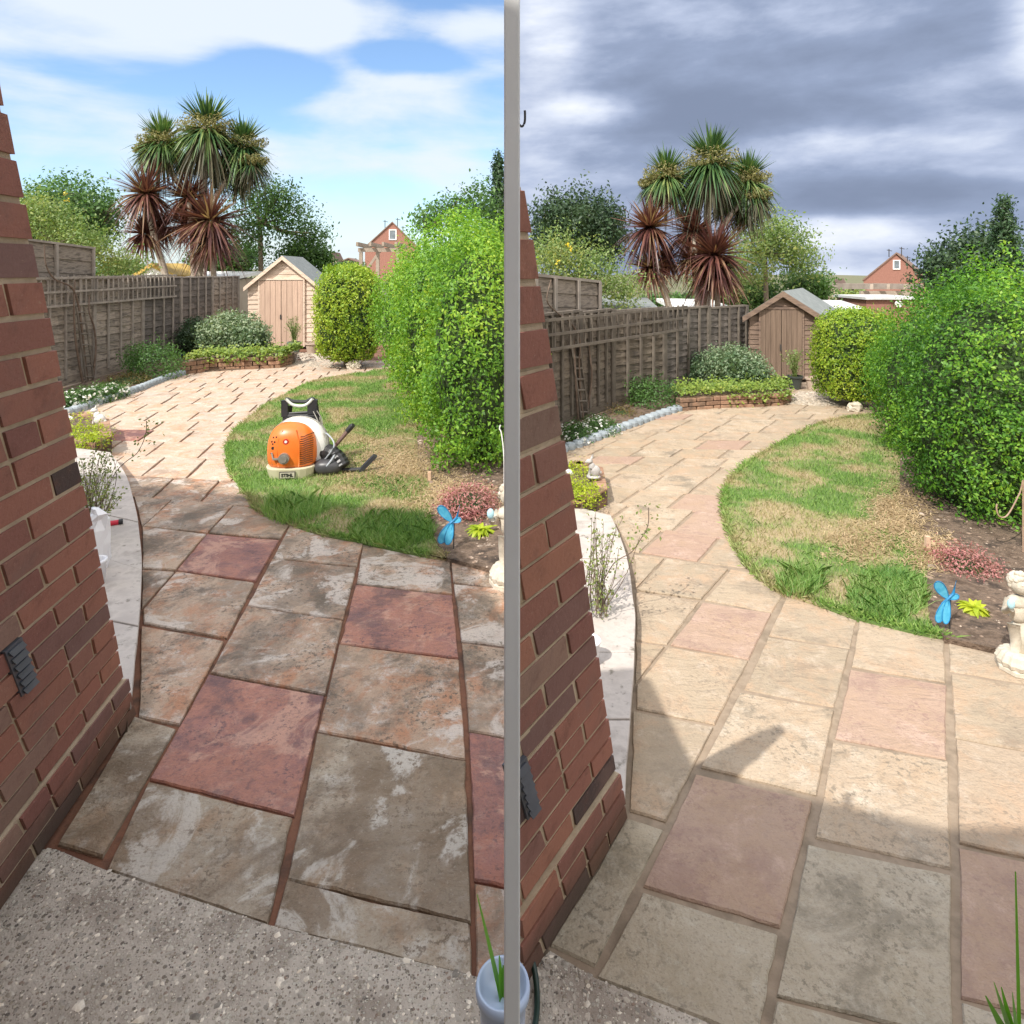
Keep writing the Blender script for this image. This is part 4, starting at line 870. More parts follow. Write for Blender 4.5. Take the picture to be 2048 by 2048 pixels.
# pots before the sheds
def pot(c, r, h, mat, label, plant=None, ps=None):
    root = empty('plant_pot', c); b = MB(); b.lathe(c, [(r*.68, 0), (r*.92, h*.85), (r*1.04, h*.86), (r*1.04, h), (r*.92, h), (r*.88, h*.8)], 24)
    put(b.build('pot_body', mat, None, smooth=False), root); s = MB(); s.lathe(Vector(c)+Vector((0, 0, h*.78)), [(r*.87, 0), (r*.87, h*.06)], 20); put(s.build('potting_soil', soil), root); return tag(root, label, 'pot')
green = M('green_glaze', [(.16, .20, .16), (.22, .26, .21)], 8, .5, .2); terra = M('pale_terracotta', [(.42, .31, .24), (.52, .42, .34)], 8, .8, .3); dgreen = M('dark_pot', [(.035, .045, .04), (.05, .06, .055)], 8, .5, .2)
def wisp(c, h, n, label, spread, name='potted_grass'):
    root = empty(name, c); c = Vector(c); st = MB(); pos = []
    for i in range(n):
        e = c+Vector((random.gauss(0, spread), random.gauss(0, spread), h*random.uniform(.55, 1))); pts = smooth_line([c, c.lerp(e, .5)+Vector((0, 0, h*.12)), e], 3); st.tube(pts, .0028, 4)
        for _ in range(9): pos.append(tuple(pts[random.randrange(1, len(pts))]+Vector((random.gauss(0, .02), random.gauss(0, .02), random.gauss(0, .02)))))
    put(st.build('stem', L_twig), root); V, Fc = leaves(np.array(pos), rand_dirs(len(pos)), .035, .4); put(mesh_obj('foliage', V, Fc, L_light), root); tag(root, label, 'plant')
c = G(588, 706); pot(c, .125, .21, green, 'grey-green glazed pot before the shed doors, left garden'); wisp(c+Vector((0, 0, .16)), .52, 40, 'feathery yellow-green plant in the glazed pot, left garden', .09)
c = G(625, 707); pot(c, .135, .20, terra, 'pale terracotta pot beside the glazed one, left garden')
c = G(1590, 777); pot(c, .10, .17, dgreen, 'dark pot before the shed doors, right garden'); wisp(c+Vector((0, 0, .13)), .38, 36, 'feathery yellow-green plant in the dark pot, right garden', .075)
c = G(1626, 778); pot(c, .098, .15, terra, 'pale terracotta pot beside the dark one, right garden')
def rock(c, s, label):
    b = MB(); b.ball(Vector(c)+Vector((0, 0, s*.45)), s, s*.7, s*.75, 2.2, 14, 10)
    for v in b.v: v += Vector((random.gauss(0, s*.09), random.gauss(0, s*.09), random.gauss(0, s*.07)))
    tag(b.build('stone', pstone), label, 'stone')
rock(G(707, 738), .11, 'pale rough stone at the foot of clipped hedge, left garden'); rock(G(1710, 822), .085, 'pale rough stone at the foot of clipped hedge, right garden')
def gnome(c, s, label):
    root = empty('garden_gnome', c); b = MB(); b.lathe((0, 0, 0), [(.16*s, 0), (.2*s, .1*s), (.2*s, .35*s), (.14*s, .62*s)], 14); b.build('coat', M('blue_paint', [(.03, .04, .16), (.05, .07, .24)], 8, .4, .1), root, smooth=True)
    b = MB(); b.ball((0, 0, .72*s), .12*s, .12*s, .13*s); b.lathe((0, 0, .78*s), [(.125*s, 0), (.07*s, .12*s), (.01*s, .24*s)], 12); b.build('head', stone, root, smooth=True); tag(root, label, 'ornament')
gnome(G(361, 716)+Vector((0, .1, .02)), .28, 'tiny blue-coated gnome between fence and dark shrub, left garden'); gnome(G(1358, 783)+Vector((0, .1, .02)), .24, 'tiny blue-coated gnome between fence and dark shrub, right garden')

# ------------------------------------------------------------------ cabbage palms behind the fence
def strap(V, c, d, L, w, droop, side=None):
    droop *= random.uniform(.3, 2.4); L *= random.uniform(.75, 1.06); n = 4; d = d.normalized(); sd_ = d.cross(Vector((0, 0, 1)));
    if sd_.length < .05: sd_ = Vector((1, 0, 0))
    sd_ = (sd_.normalized()+Vector((random.gauss(0, .3), random.gauss(0, .3), random.gauss(0, .3)))).normalized(); pts = []
    for k in range(n+1):
        t = k/n; p = c+d*L*t+Vector((0, 0, -droop*L*t*t)); ww = w*(1-t**1.6)*.5+.0015; pts.append((p-sd_*ww, p+sd_*ww))
    for k in range(n): V.append((pts[k][0], pts[k][1], pts[k+1][1], pts[k+1][0]))
def quads(name, Q, mat):
    V = np.array([tuple(v) for q in Q for v in q]); # weld so that each leaf is one island
    nq = len(Q)//4; idx = []; VV = []
    for i in range(nq):
        b0 = len(VV); seq = Q[i*4:(i+1)*4]; VV += [tuple(seq[0][0]), tuple(seq[0][1])]
        for k in range(4): VV += [tuple(seq[k][3]), tuple(seq[k][2])]; idx.append((b0+2*k, b0+2*k+1, b0+2*k+3, b0+2*k+2))
    return mesh_obj(name, np.array(VV), np.array(idx), mat)
def rdir(zmin, zmax):
    z = random.uniform(zmin, zmax); a = random.uniform(0, 6.283); r = math.sqrt(max(0, 1-z*z)); return Vector((r*math.cos(a), r*math.sin(a), z))
def palm(name, label, d, heads, trunks, mat, rscale=1.0):
    root = empty(name, (trunks[0][0][0]-1024)*d/F*Vector((1, 0, 0))+Vector((0, d, 0)))
    tb = MB()
    for t in trunks:
        pts = smooth_line([P(x, y, d) for x, y in t[:-1]], 4); r0 = t[-1]*d/F; pts[0].z = -.05; tb.tube(pts, [r0*(1-.25*k/len(pts)) for k in range(len(pts))], 10)
    put(tb.build('trunk', palebark, None, smooth=True), root)
    Qg, Qf, Qs = [], [], []
    for (x, y, r, kind, dd) in heads:
        c = P(x, y, d+dd); L = r*(d)/F
        if kind == 'red':
            for _ in range(380): u = rdir(-.8, 1.0); strap(Qg, c+u*L*.06, u, L*random.uniform(.75, 1.25), .042*L/.65, .06 if u.z > .1 else .35)
        elif kind == 'up':
            for _ in range(90): u = rdir(.45, 1.0); strap(Qg, c, u, L*random.uniform(.8, 1.1), .035*L/.65, .03)
        elif kind == 'green':
            for _ in range(190): u = rdir(.5, 1.0); strap(Qg, c+Vector((0, 0, L*.12)), u, L*random.uniform(.7, 1.08), .042*L/.65, .02)
            for _ in range(420): u = rdir(-.9, .40); strap(Qs if u.z < -.35 else Qg, c, u, L*random.uniform(.75, 1.15), .046*L/.65, .5)
        if kind in ('green', 'fluff'):
            n = 2600; v = rand_dirs(n); v[:, 2] = v[:, 2]*.40+.20+.10*np.sin(v[:, 0]*7+v[:, 1]*5); rad = rng.uniform(.25, .74, n)[:, None]
            Qf.append(np.array(tuple(c))+v*rad*L)
        if kind == 'fluff':
            for _ in range(200): u = rdir(-.95, .1); strap(Qs if u.z < -.15 else Qg, c, u, L*random.uniform(.7, 1.15), .046*L/.65, .4)
    put(quads('crown', Qg, mat), root)
    if Qs: put(quads('dead_leaf_skirt', Qs, L_skirt), root)
    if Qf:
        pos = np.concatenate(Qf); V, Fc = leaves(pos, rand_dirs(len(pos)), .055*d/13, .4); put(mesh_obj('flower_fringe', V, Fc, L_pfl), root)
    tag(root, label, 'palm tree')
def palms(dx, dy, sc, d, side):
    T = lambda x, y: ((x-380)*sc+380+dx, (y-300)*sc+300+dy)
    def hd(lst): return [(*T(x, y), r*sc, k, dd) for x, y, r, k, dd in lst]
    def tk(lst): return [tuple([T(x, y) for x, y in t[:-1]]+[t[-1]*sc]) for t in lst]
    palm('cabbage_palm', 'tall green cabbage palm with several flowering heads, %s garden' % side, d+.4, hd([(325, 288, 66, 'green', 0), (414, 262, 80, 'green', -.3), (486, 296, 68, 'green', .1), (504, 328, 44, 'fluff', -.1), (298, 304, 42, 'fluff', .1), (372, 322, 40, 'fluff', .4), (440, 335, 50, 'fluff', .3), (480, 358, 40, 'fluff', .2)]),
         tk([[(400, 600), (402, 500), (405, 400), (412, 290), 9], [(400, 470), (380, 400), (345, 350), (322, 300), 6], [(404, 440), (440, 380), (470, 340), (488, 305), 6]]), L_pgreen)
    palm('purple_palm', 'dark red-leaved palm with leaning bare trunk, %s garden' % side, d-.2, hd([(292, 388, 70, 'red', 0), (290, 468, 56, 'red', .1), (325, 455, 40, 'red', .3)]), tk([[(337, 600), (331, 551), (316, 500), (300, 440), (292, 395), 7]]), L_pred)
    palm('purple_palm', 'dark red-leaved palm with twin heads beside green palm, %s garden' % side, d-.1, hd([(378, 396, 66, 'red', .3), (421, 442, 78, 'red', -.2), (425, 480, 60, 'red', -.1), (372, 450, 46, 'red', .1)]), tk([[(390, 600), (387, 540), (384, 470), (378, 405), 6], [(428, 600), (427, 540), (424, 480), (421, 445), 6]]), L_pred)
palms(0, 0, 1.0, 14.2, 'left'); palms(1008, 68, 1.0, 10.6, 'right')

# ------------------------------------------------------------------ trees beyond
def tree(name, label, lobes, n, size, mat, tr, group=None, m=7, rad=.12, k=0, **kw):
    c = Vector(lobes[0][0]); root = empty(name, (c.x, c.y, 0)); put(crown_mesh('crown', lobes, n, size, mat, None, m, rad, lo=.35, hi=1.1, p=2.0, lump=.14, **kw), root)
    if k: put(inner('leaf_shade_core', lobes, None, k, 2), root)
    b = MB(); x0 = Vector((c.x, c.y, -.3)); fork = Vector((c.x, c.y, max(.6, c.z-lobes[0][1][2]*.7))); b.tube([x0, x0.lerp(fork, .5)+Vector((.03, 0, 0)), fork], [tr, tr*.8, tr*.7], 10)
    for (cc, r) in lobes:
        cc = Vector(cc)
        for _ in range(3):
            e = cc+Vector((random.uniform(-1, 1)*r[0]*.7, random.uniform(-1, 1)*r[1]*.5, random.uniform(-.2, .8)*r[2])); b.tube(smooth_line([fork, fork.lerp(e, .5)+Vector((0, 0, -.08)), e], 4), [tr*.45*(1-.1*i) for i in range(9)], 6)
    put(b.build('trunk', bark, None, smooth=True), root); tag(root, label, 'tree', group)
tree('dense_tree', 'dense dark green tree behind the tall fence panel, left garden', [lobe(140, 430, 85, 75, 16, 1.0), lobe(90, 440, 60, 70, 16.4, .8), lobe(190, 440, 50, 60, 15.8, .7), lobe(60, 460, 40, 60, 16)], 15000, .10, L_bush, .09, k=.6)
tree('dense_tree', 'dense dark green tree behind the tall fence panel, right garden', [lobe(1160, 450, 78, 70, 14, .9), lobe(1110, 460, 50, 70, 14.3, .7), lobe(1212, 470, 38, 64, 13.8, .6)], 15000, .085, L_dark, .08, k=.6, xmax=99)
tree('rose_shrub', 'tall pale-leaved rose bush with yellow blooms above fence, left garden', [lobe(100, 445, 52, 48, 11.5, .5), lobe(170, 490, 52, 42, 11.5, .5), lobe(240, 530, 50, 26, 12, .5), lobe(60, 430, 30, 40, 11.5)], 9000, .055, L_light, .03, k=0)
tree('rose_shrub', 'tall pale-leaved rose bush with yellow blooms above fence, right garden', [lobe(1110, 520, 44, 52, 8.8, .4), lobe(1180, 540, 50, 42, 8.8, .4), lobe(1240, 580, 46, 28, 9, .4)], 8000, .042, L_light, .025, k=0)
rs_ = [o for o in bpy.data.objects if o.name.startswith('rose_shrub')]
for ro in rs_:
    rt = 'right' in ro['label']
    for x, y in ([(1136, 490), (1142, 497), (1112, 521)] if rt else [(128, 385), (135, 400)]):
        pos = np.array([tuple(P(x, y, 8.4 if rt else 11.0))])+rng.normal(size=(9, 3))*.022; V, Fc = leaves(pos, rand_dirs(9), .03, .8); put(mesh_obj('yellow_rose', V, Fc, yel), ro)
tree('airy_tree', 'airy open tree with sky showing through right of palms, left garden', [lobe(520, 410, 62, 50, 17, .8), lobe(570, 430, 56, 42, 17, .7), lobe(610, 470, 46, 36, 17.2, .6), lobe(500, 470, 52, 50, 16.8, .7), lobe(560, 390, 32, 30, 17), lobe(630, 480, 24, 28, 17)], 7500, .085, L_tree, .08, rad=.16)
tree('airy_tree', 'airy open tree with sky showing through right of palms, right garden', [lobe(1530, 470, 56, 50, 13, .7), lobe(1570, 490, 46, 46, 13, .6), lobe(1600, 520, 40, 36, 13.2, .5), lobe(1500, 530, 46, 50, 12.8, .6)], 8000, .068, L_light, .06, rad=.13)
tree('rounded_tree', 'small rounded green tree behind the shed roof, left garden', [lobe(600, 515, 42, 28, 18, .6), lobe(645, 520, 18, 22, 18)], 5000, .09, L_bush, .06, k=.6)
tree('rounded_tree', 'small rounded green tree behind the shed roof, right garden', [lobe(1610, 575, 44, 36, 14, .5), lobe(1520, 590, 50, 30, 14, .5), lobe(1642, 580, 20, 28, 14)], 6500, .07, L_bush, .05, k=.6)
tree('low_tree', 'low dark tree filling the gap behind palms, left garden', [lobe(470, 520, 60, 34, 18, .7), lobe(410, 530, 40, 24, 18, .5)], 5500, .09, L_bush, .07, k=.6)
tree('low_tree', 'low sunny tree filling the gap behind palms, right garden', [lobe(1440, 560, 60, 44, 14.5, .7), lobe(1480, 590, 40, 34, 14.5, .5)], 6000, .075, L_light, .06, k=.6)
def conifer(label, x, ytop, ybot, w, d, n, mat, xmax=None):
    a, b_ = P(x, ytop, d), P(x, ybot, d); root = empty('conifer', (a.x, a.y, 0)); Hh = a.z-b_.z; k = rng.random(n)**.6; ang = rng.uniform(0, 6.28, n); ww = w*d/F
    rr = k*ww*(.55+.45*np.abs(np.sin(k*22+ang*2)))*rng.uniform(.5, 1, n); pos = np.stack([a.x+np.cos(ang)*rr, a.y+np.sin(ang)*rr, a.z-k*Hh], 1); nr = np.stack([np.cos(ang), np.sin(ang), np.full(n, .5)], 1)
    pos, nr = clumped(pos, nr, 4, .05)
    if xmax: kk = pos[:, 0] < xmax; pos, nr = pos[kk], nr[kk]
    V, Fc = leaves(pos, nr, .085*d/12, .3); put(mesh_obj('crown', V, Fc, mat), root); t = MB(); t.tube([(a.x, a.y, -.3), (a.x, a.y, a.z-.1)], [.08, .01], 8); put(t.build('trunk', bark), root); tag(root, label, 'conifer')
conifer('pointed dark conifer rising above the hedge, left garden', 997, 301, 560, 52, 12, 1800, L_con, xmax=-.02)
conifer('pointed dark conifer rising above the hedge, right garden', 2008, 388, 640, 62, 9.5, 2600, L_con)
tree('leafy_shoots', 'wild leafy shoots rising above the large hedge, left garden', [lobe(850, 440, 34, 26, 11, .4), lobe(905, 425, 40, 34, 11, .4), lobe(955, 410, 38, 44, 11, .4)], 2600, .07, L_bush, .03, rad=.09)
tree('dark_tree', 'dark grey-green tree between brick house and conifer, right garden', [lobe(1912, 540, 56, 56, 11, .6), lobe(1966, 510, 44, 60, 11, .6), lobe(1875, 555, 26, 34, 11)], 9000, .075, L_dark, .06, k=.6)

for lb, px, py, rx, ry, dd, wh in (('round olive tree below the far tiled roof, right garden', 1706, 600, 26, 18, 30, L_light), ('low dark far tree behind the white roof, right garden', 1400, 600, 60, 16, 34, L_dark), ('far tree beside the white roof and palms, right garden', 1330, 604, 60, 16, 32, L_bush),
                                ('low far tree between shed and clipped hedge, left garden', 690, 536, 40, 9, 40, L_bush), ('low far tree left of the palms behind fence, left garden', 250, 540, 60, 18, 30, L_bush)):
    tree('far_tree', lb, [lobe(px, py, rx, ry, dd, 1.0)], 2500, .16, wh, .08, k=.7)
# ------------------------------------------------------------------ far houses, roofs, pergola
tile = M('roof_tile', [(.16, .10, .08), (.22, .15, .12)], 6, .9, .3); render_ = M('far_render', [(.42, .34, .26), (.50, .42, .33)], 3, .9, .2); glass = M('window_glass', [(.10, .12, .14), (.16, .19, .22)], 3, .15, 0)
def house(label, px0, px1, ye, pxa, ya, d, zb, wall, depth, win=None, disc=None, aer=()):
    kx = -.118 if px0 < 1000 else .652; sk = depth*kx; s = d/F; x0, x1, xa = [(p-1024)*s for p in (px0, px1, pxa)]; ze, za = H-(ye-HZ)*s, H-(ya-HZ)*s; root = empty('gabled_house', ((x0+x1)/2, d, zb)); b = MB()
    b.add([(x0, d, zb), (x1, d, zb), (x1, d, ze), (xa, d, za), (x0, d, ze)]+[(x0+sk, d+depth, zb), (x1+sk, d+depth, zb), (x1+sk, d+depth, ze), (xa+sk, d+depth, za), (x0+sk, d+depth, ze)], [(0, 1, 2, 3, 4), (9, 8, 7, 6, 5), (0, 5, 6, 1), (1, 6, 7, 2), (0, 4, 9, 5)])
    put(b.build('wall', wall), root)
    for xe in (x0, x1):
        sg = -1 if xe == x0 else 1; r = MB(); e = Vector((xe+sg*.2*(x1-x0)/7, d-.15, ze-.12)); a = Vector((xa, d-.15, za+.02)); dv = Vector(((depth+.3)*kx, depth+.3, 0)); up = Vector((0, 0, .18))
        r.hexa([e, a, a+dv, e+dv, e+up, a+up, a+dv+up, e+dv+up]); put(r.build('roof', tile), root)
    if win:
        wx0, wy0, wx1, wy1 = win; a = P(wx0, wy1, d-.05); e = P(wx1, wy0, d-.05); fr = MB(); t = .10; dx, dz = e.x-a.x, e.z-a.z
        for (q, sx, sz) in (((a.x, a.z), dx, t), ((a.x, e.z-t), dx, t), ((a.x, a.z+t), t, dz-2*t), ((e.x-t, a.z+t), t, dz-2*t)): fr.box((q[0], d-.1, q[1]), (sx, 0, 0), (0, .12, 0), (0, 0, sz))
        w_ = put(fr.build('window', white), root); g_ = MB(); g_.box((a.x+t, d-.04, a.z+t), (dx-2*t, 0, 0), (0, .03, 0), (0, 0, dz-2*t)); gg = g_.build('pane', glass); gg.parent = w_
    for (xx, yy0, yy1) in aer:
        m_ = MB(); m_.tube([P(xx, yy0, d+1), P(xx, yy1, d+1)], .05, 6); m_.tube([P(xx-4, yy1+2, d+1), P(xx+6, yy1+4, d+1)], .04, 5); put(m_.build('aerial', darkm), root)
    return tag(root, label, 'house')
house('red brick gabled house with small white attic window, left garden', 730, 836, 497, 785, 446, 80, -.1, redbrick, 12, (778, 459, 793, 480), aer=((770, 456, 440), (795, 458, 436), (806, 470, 452)))
house('red brick gabled house with small white attic window, right garden', 1727, 1852, 560, 1791, 508, 72, -5.3, redbrick, 12, (1786, 520, 1800, 539), aer=((1778, 514, 498), (1803, 514, 494), (1815, 530, 512)))
house('small pale house gable between tree and clipped hedge, left garden', 650, 676, 530, 664, 506, 95, -.1, render_, 8); house('long low tiled roof left of the brick gable, left garden', 679, 716, 524, 697, 518, 100, -.1, tile, 8)
house('small pale house gable between tree and clipped hedge, right garden', 1656, 1682, 588, 1668, 562, 85, -5.3, render_, 8); house('long low tiled roof left of the brick gable, right garden', 1686, 1726, 582, 1706, 573, 90, -5.3, tile, 8)
wood = M('pergola_wood', [(.30, .24, .19), (.40, .33, .27)], 5, .9, .3)
def pergola(label, x0, x1, y0, y1, d, zb):
    root = empty('pergola', P(x0, y1, d)); zt = P(0, y0+8, d).z; a, e = P(x0, y0+8, d), P(x1, y0+8, d)
    b = MB(); b.box((a.x, d, zt-.12), (e.x-a.x, 0, 0), (0, .08, 0), (0, 0, .12)); put(b.build('beam', wood), root)
    for k in range(4):
        x = a.x+(e.x-a.x)*(k+.05)/3.3; b = MB(); b.hexa([Vector(v) for v in ((x, d-.35, zt+.05), (x+.07, d-.35, zt+.05), (x+.07, d+1.6, zt), (x, d+1.6, zt), (x, d-.35, zt+.17), (x+.07, d-.35, zt+.17), (x+.07, d+1.6, zt+.14), (x, d+1.6, zt+.14))]); put(b.build('rafter', wood), root)
    for x in (a.x+.03, (a.x+e.x)/2-.1, e.x-.12):
        b = MB(); b.box((x, d+.01, zb), (.1, 0, 0), (0, .09, 0), (0, 0, zt-zb-.125)); put(b.build('post', wood), root)
    b = MB(); b.hexa([Vector(v) for v in ((a.x+.15, d+.02, zt-.75), (a.x+.24, d+.02, zt-.75), (a.x+.24, d+.06, zt-.75), (a.x+.15, d+.06, zt-.75), (a.x+.6, d+.02, zt-.12), (a.x+.7, d+.02, zt-.12), (a.x+.7, d+.06, zt-.12), (a.x+.6, d+.06, zt-.12))]); put(b.build('brace', wood), root)
    tag(root, label, 'pergola')
pergola('pale wooden pergola below the brick gable, left garden', 716, 800, 488, 533, 20, -.05); pergola('brown wooden pergola below the brick gable, right garden', 1722, 1830, 574, 622, 15, -.4)
b = MB(); c = P(1798, 608, 13.3); b.tube([c, c+Vector((0, .03, 0))], .07, 20); gw = MB()
a = P(1722, 640, 13.6); e = P(1828, 598, 13.6); gw.box((a.x, 13.4, -.2), (e.x-a.x, 0, 0), (0, 1.2, 0), (0, 0, e.z+.2)); ob = gw.build('outbuilding', redbrick); tag(ob, 'low red brick outbuilding under the pergola, right garden', 'outbuilding')
b.build('wall_clock', white, ob); b = MB(); b.box((a.x-.05, 13.33, e.z), (e.x-a.x+.1, 0, 0), (0, 1.35, 0), (0, 0, .05)); b.build('roof', M('pale_roof', [(.5, .5, .5), (.6, .6, .6)], 4, .7, .1), ob)
def outhouse(label, x0, x1, yt0, yt1, d, mat, dep, name='neighbour_roof'):
    a, e = P(x0, yt0, d), P(x1, yt1, d); root = empty(name, (a.x, d, 0)); b = MB(); b.hexa([Vector(v) for v in ((a.x, d, -.1), (e.x, d, -.1), (e.x, d+dep, -.1), (a.x, d+dep, -.1), (a.x, d, a.z-.08), (e.x, d, e.z-.08), (e.x, d+dep, e.z-.06), (a.x, d+dep, a.z-.06))]); put(b.build('wall', render_), root)
    b = MB(); b.hexa([Vector(v) for v in ((a.x-.1, d-.1, a.z-.075), (e.x+.1, d-.1, e.z-.075), (e.x+.1, d+dep, e.z+.04), (a.x-.1, d+dep, a.z+.04), (a.x-.1, d-.1, a.z), (e.x+.1, d-.1, e.z), (e.x+.1, d+dep, e.z+.11), (a.x-.1, d+dep, a.z+.11))]); put(b.build('roof', mat), root); tag(root, label, 'outbuilding')
ybar = M('ochre_bargeboard', [(.55, .36, .08), (.65, .45, .12)], 5, .7, .1)
outhouse('white-roofed outbuilding behind the fence and palms, left garden', 335, 462, 553, 553, 15, white, 1.6); outhouse('white-roofed outbuilding behind the fence and palms, right garden', 1360, 1462, 616, 618, 12.5, white, 1.6)
outhouse('pale grey flat roof beside the shed roof, right garden', 1650, 1722, 617, 618, 11.5, MC['pale_roof'], .9); outhouse('low corrugated lean-to roof behind the trellis, right garden', 1200, 1300, 607, 614, 9.6, felt, .7)
b = MB(); s = 14.5
for (pa, pb_) in (((262, 550), (302, 526)), ((302, 526), (352, 550))):
    a, e = P(*pa, s), P(*pb_, s); b.hexa([a-Vector((0, 0, .09)), e-Vector((0, 0, .09)), e+Vector((0, 1.5, -.09)), a+Vector((0, 1.5, -.09)), a, e, e+Vector((0, 1.5, 0)), a+Vector((0, 1.5, 0))])
a, m_, e = P(262, 552, s), P(302, 530, s), P(352, 552, s); gb = MB(); gb.add([(a.x+.1, s+.05, 0), (e.x-.1, s+.05, 0), (e.x-.1, s+.05, e.z), (m_.x, s+.05, m_.z), (a.x+.1, s+.05, a.z), (a.x+.1, s+1.4, 0), (e.x-.1, s+1.4, 0), (e.x-.1, s+1.4, e.z), (m_.x, s+1.4, m_.z), (a.x+.1, s+1.4, a.z)], [(0, 1, 2, 3, 4), (9, 8, 7, 6, 5), (1, 6, 7, 2), (0, 4, 9, 5)])
ob = gb.build('gabled_outhouse', white); b.build('roof', ybar, ob); tag(ob, 'white gabled outhouse with ochre verge behind fence, left garden', 'outbuilding')

# ------------------------------------------------------------------ small garden things on the right of each lawn
def dragonfly(c, top, sc, label):
    root = empty('dragonfly_stake', c); c = Vector(c); t = c+Vector((-.03*sc, 0, top)); blue = M('blue_wire', [(.01, .16, .36), (.02, .22, .45)], 8, .4, .1); wing = M('blue_mesh_wing', [(.05, .36, .60), (.12, .50, .72)], 30, .5, .3)
    b = MB(); b.tube([c, c+Vector((.005, 0, top+.01))], .0022*sc*2, 6); put(b.build('stake', darkm), root)
    b = MB(); b.tube([t+Vector((-.02, 0, -.035))*sc, t+Vector((.055, 0, .03))*sc, t+Vector((.075, 0, .12))*sc], [.006*sc, .010*sc, .003*sc], 8); put(b.build('body', blue, None, smooth=True), root)
    for (ang, L, wd) in ((128, .155, .062), (238, .17, .062), (258, .16, .055), (20, .07, .035)):
        a = R(ang); u = Vector((math.cos(a), -.15, math.sin(a))).normalized(); v = Vector((-math.sin(a), .1, math.cos(a))).normalized(); o = t+Vector((.02, 0, .0))*sc; n = 22
        ring = [o+(u*(L/2-L/2*math.cos(6.283*k/n))+v*(wd/2*math.sin(6.283*k/n)*(1-.35*math.cos(6.283*k/n))))*sc for k in range(n)]
        b = MB(); th = Vector((0, .002, 0)); b.add(ring+[p+th for p in ring], [list(range(n)), list(range(2*n-1, n-1, -1))]+[[k, k+n, (k+1) % n+n, (k+1) % n] for k in range(n)]); w_ = put(b.build('wing', wing), root)
        r = MB(); r.tube(ring+[ring[0]], .0032*sc, 6); q = r.build('wing_rim', blue); q.parent = w_
    tag(root, label, 'ornament')
dragonfly(G(907, 1099, .02), .155, .78, 'blue dragonfly ornament on a dark stake, left garden'); dragonfly(G(1899, 1259, .02), .135, .66, 'blue dragonfly ornament on a dark stake, right garden')
bush('pink_sedum', 'low dusty pink sedum mat on the soil, left garden', 'ground cover plant', [lobe(935, 1008, 52, 22, 4.25, .22)], 4000, .018, L_pink, stem=False, zmin=.02, up=.5, k=.7)
bush('pink_sedum', 'low dusty pink sedum mat on the soil, right garden', 'ground cover plant', [lobe(1930, 1140, 50, 30, 3.45, .16)], 5200, .014, L_pink, stem=False, zmin=.02, up=.5, k=.7)
def fern(c, L, n, label):
    root = empty('leafy_fern', c); Q = []
    for i in range(n):
        a = random.uniform(0, 6.28); u = Vector((math.cos(a), math.sin(a)*.8, random.uniform(.15, .7))); strap(Q, Vector(c)+Vector((0, 0, .02)), u, L*random.uniform(.6, 1.1), .035, .5)
    put(quads('fronds', Q, L_lime), root); tag(root, label, 'plant')
fern(G(962, 1066, .02), .14, 42, 'yellow-green rosette plant beside the dragonfly stake, left garden'); fern(G(1950, 1224, .02), .09, 46, 'yellow-green rosette plant beside the dragonfly stake, right garden')
def statue(c, h, label):
    """weathered cherub on a fluted round base"""
    c = Vector(c); root = empty('cherub_statue', c); s = h; b = MB()
    b.lathe((0, 0, 0), [(.20*s, 0), (.20*s, .035*s), (.17*s, .05*s)], 8); b.lathe((0, 0, .05*s), [(.175*s, 0), (.185*s, .04*s), (.15*s, .11*s), (.12*s, .13*s)], 32, flute=.10); b.build('fluted_base', pstone, root)
    b = MB(); b.ball((.02*s, 0, .33*s), .10*s, .09*s, .20*s); b.ball((0, 0, .60*s), .105*s, .085*s, .15*s); b.ball((-.01*s, -.01*s, .68*s), .115*s, .08*s, .07*s); b.ball((0, -.02*s, .86*s), .095*s, .09*s, .10*s); b.ball((0, -.105*s, .85*s), .017*s, .02*s, .018*s)
    for x in (-1, 1):
        b.tube([(x*.05*s, 0, .45*s), (x*.06*s, -.04*s, .30*s), (x*.055*s, -.01*s, .16*s)], [.062*s, .048*s, .036*s], 10); b.ball((x*.055*s, -.045*s, .15*s), .035*s, .07*s, .028*s)
        b.ball((x*.035*s, -.095*s, .88*s), .012*s, .01*s, .01*s); b.ball((x*.095*s, 0, .85*s), .015*s, .02*s, .028*s)
    b.tube([(-.10*s, 0, .70*s), (-.17*s, -.04*s, .60*s), (-.16*s, -.11*s, .66*s)], [.042*s, .034*s, .026*s], 8); b.tube([(.10*s, 0, .70*s), (.15*s, -.05*s, .58*s), (.04*s, -.12*s, .58*s)], [.042*s, .034*s, .026*s], 8)
    b.build('body', pstone, root, smooth=True); hr = MB()
    for _ in range(46):
        d = rdir(-.1, 1)
        if d.y < -.55 and d.z < .6: continue
        hr.ball(Vector((0, -.01*s, .875*s))+d*.09*s, .026*s, .026*s, .026*s, k=8, l=6)
    hr.build('hair', pstone, root, smooth=True)
    f = MB(); f.ball((-.18*s, -.13*s, .72*s), .035*s, .03*s, .05*s); f.build('held_flower', M('pale_blue_paint', [(.35, .62, .70), (.45, .70, .78)], 8, .5, .1), root, smooth=True); tag(root, label, 'statue')
statue(G(1019, 1165, .0), .52, 'cream stone cherub at the slab edge by white post, left garden'); statue(G(2038, 1337, .0), .395, 'cream stone cherub at the slab edge beside rosette plant, right garden')
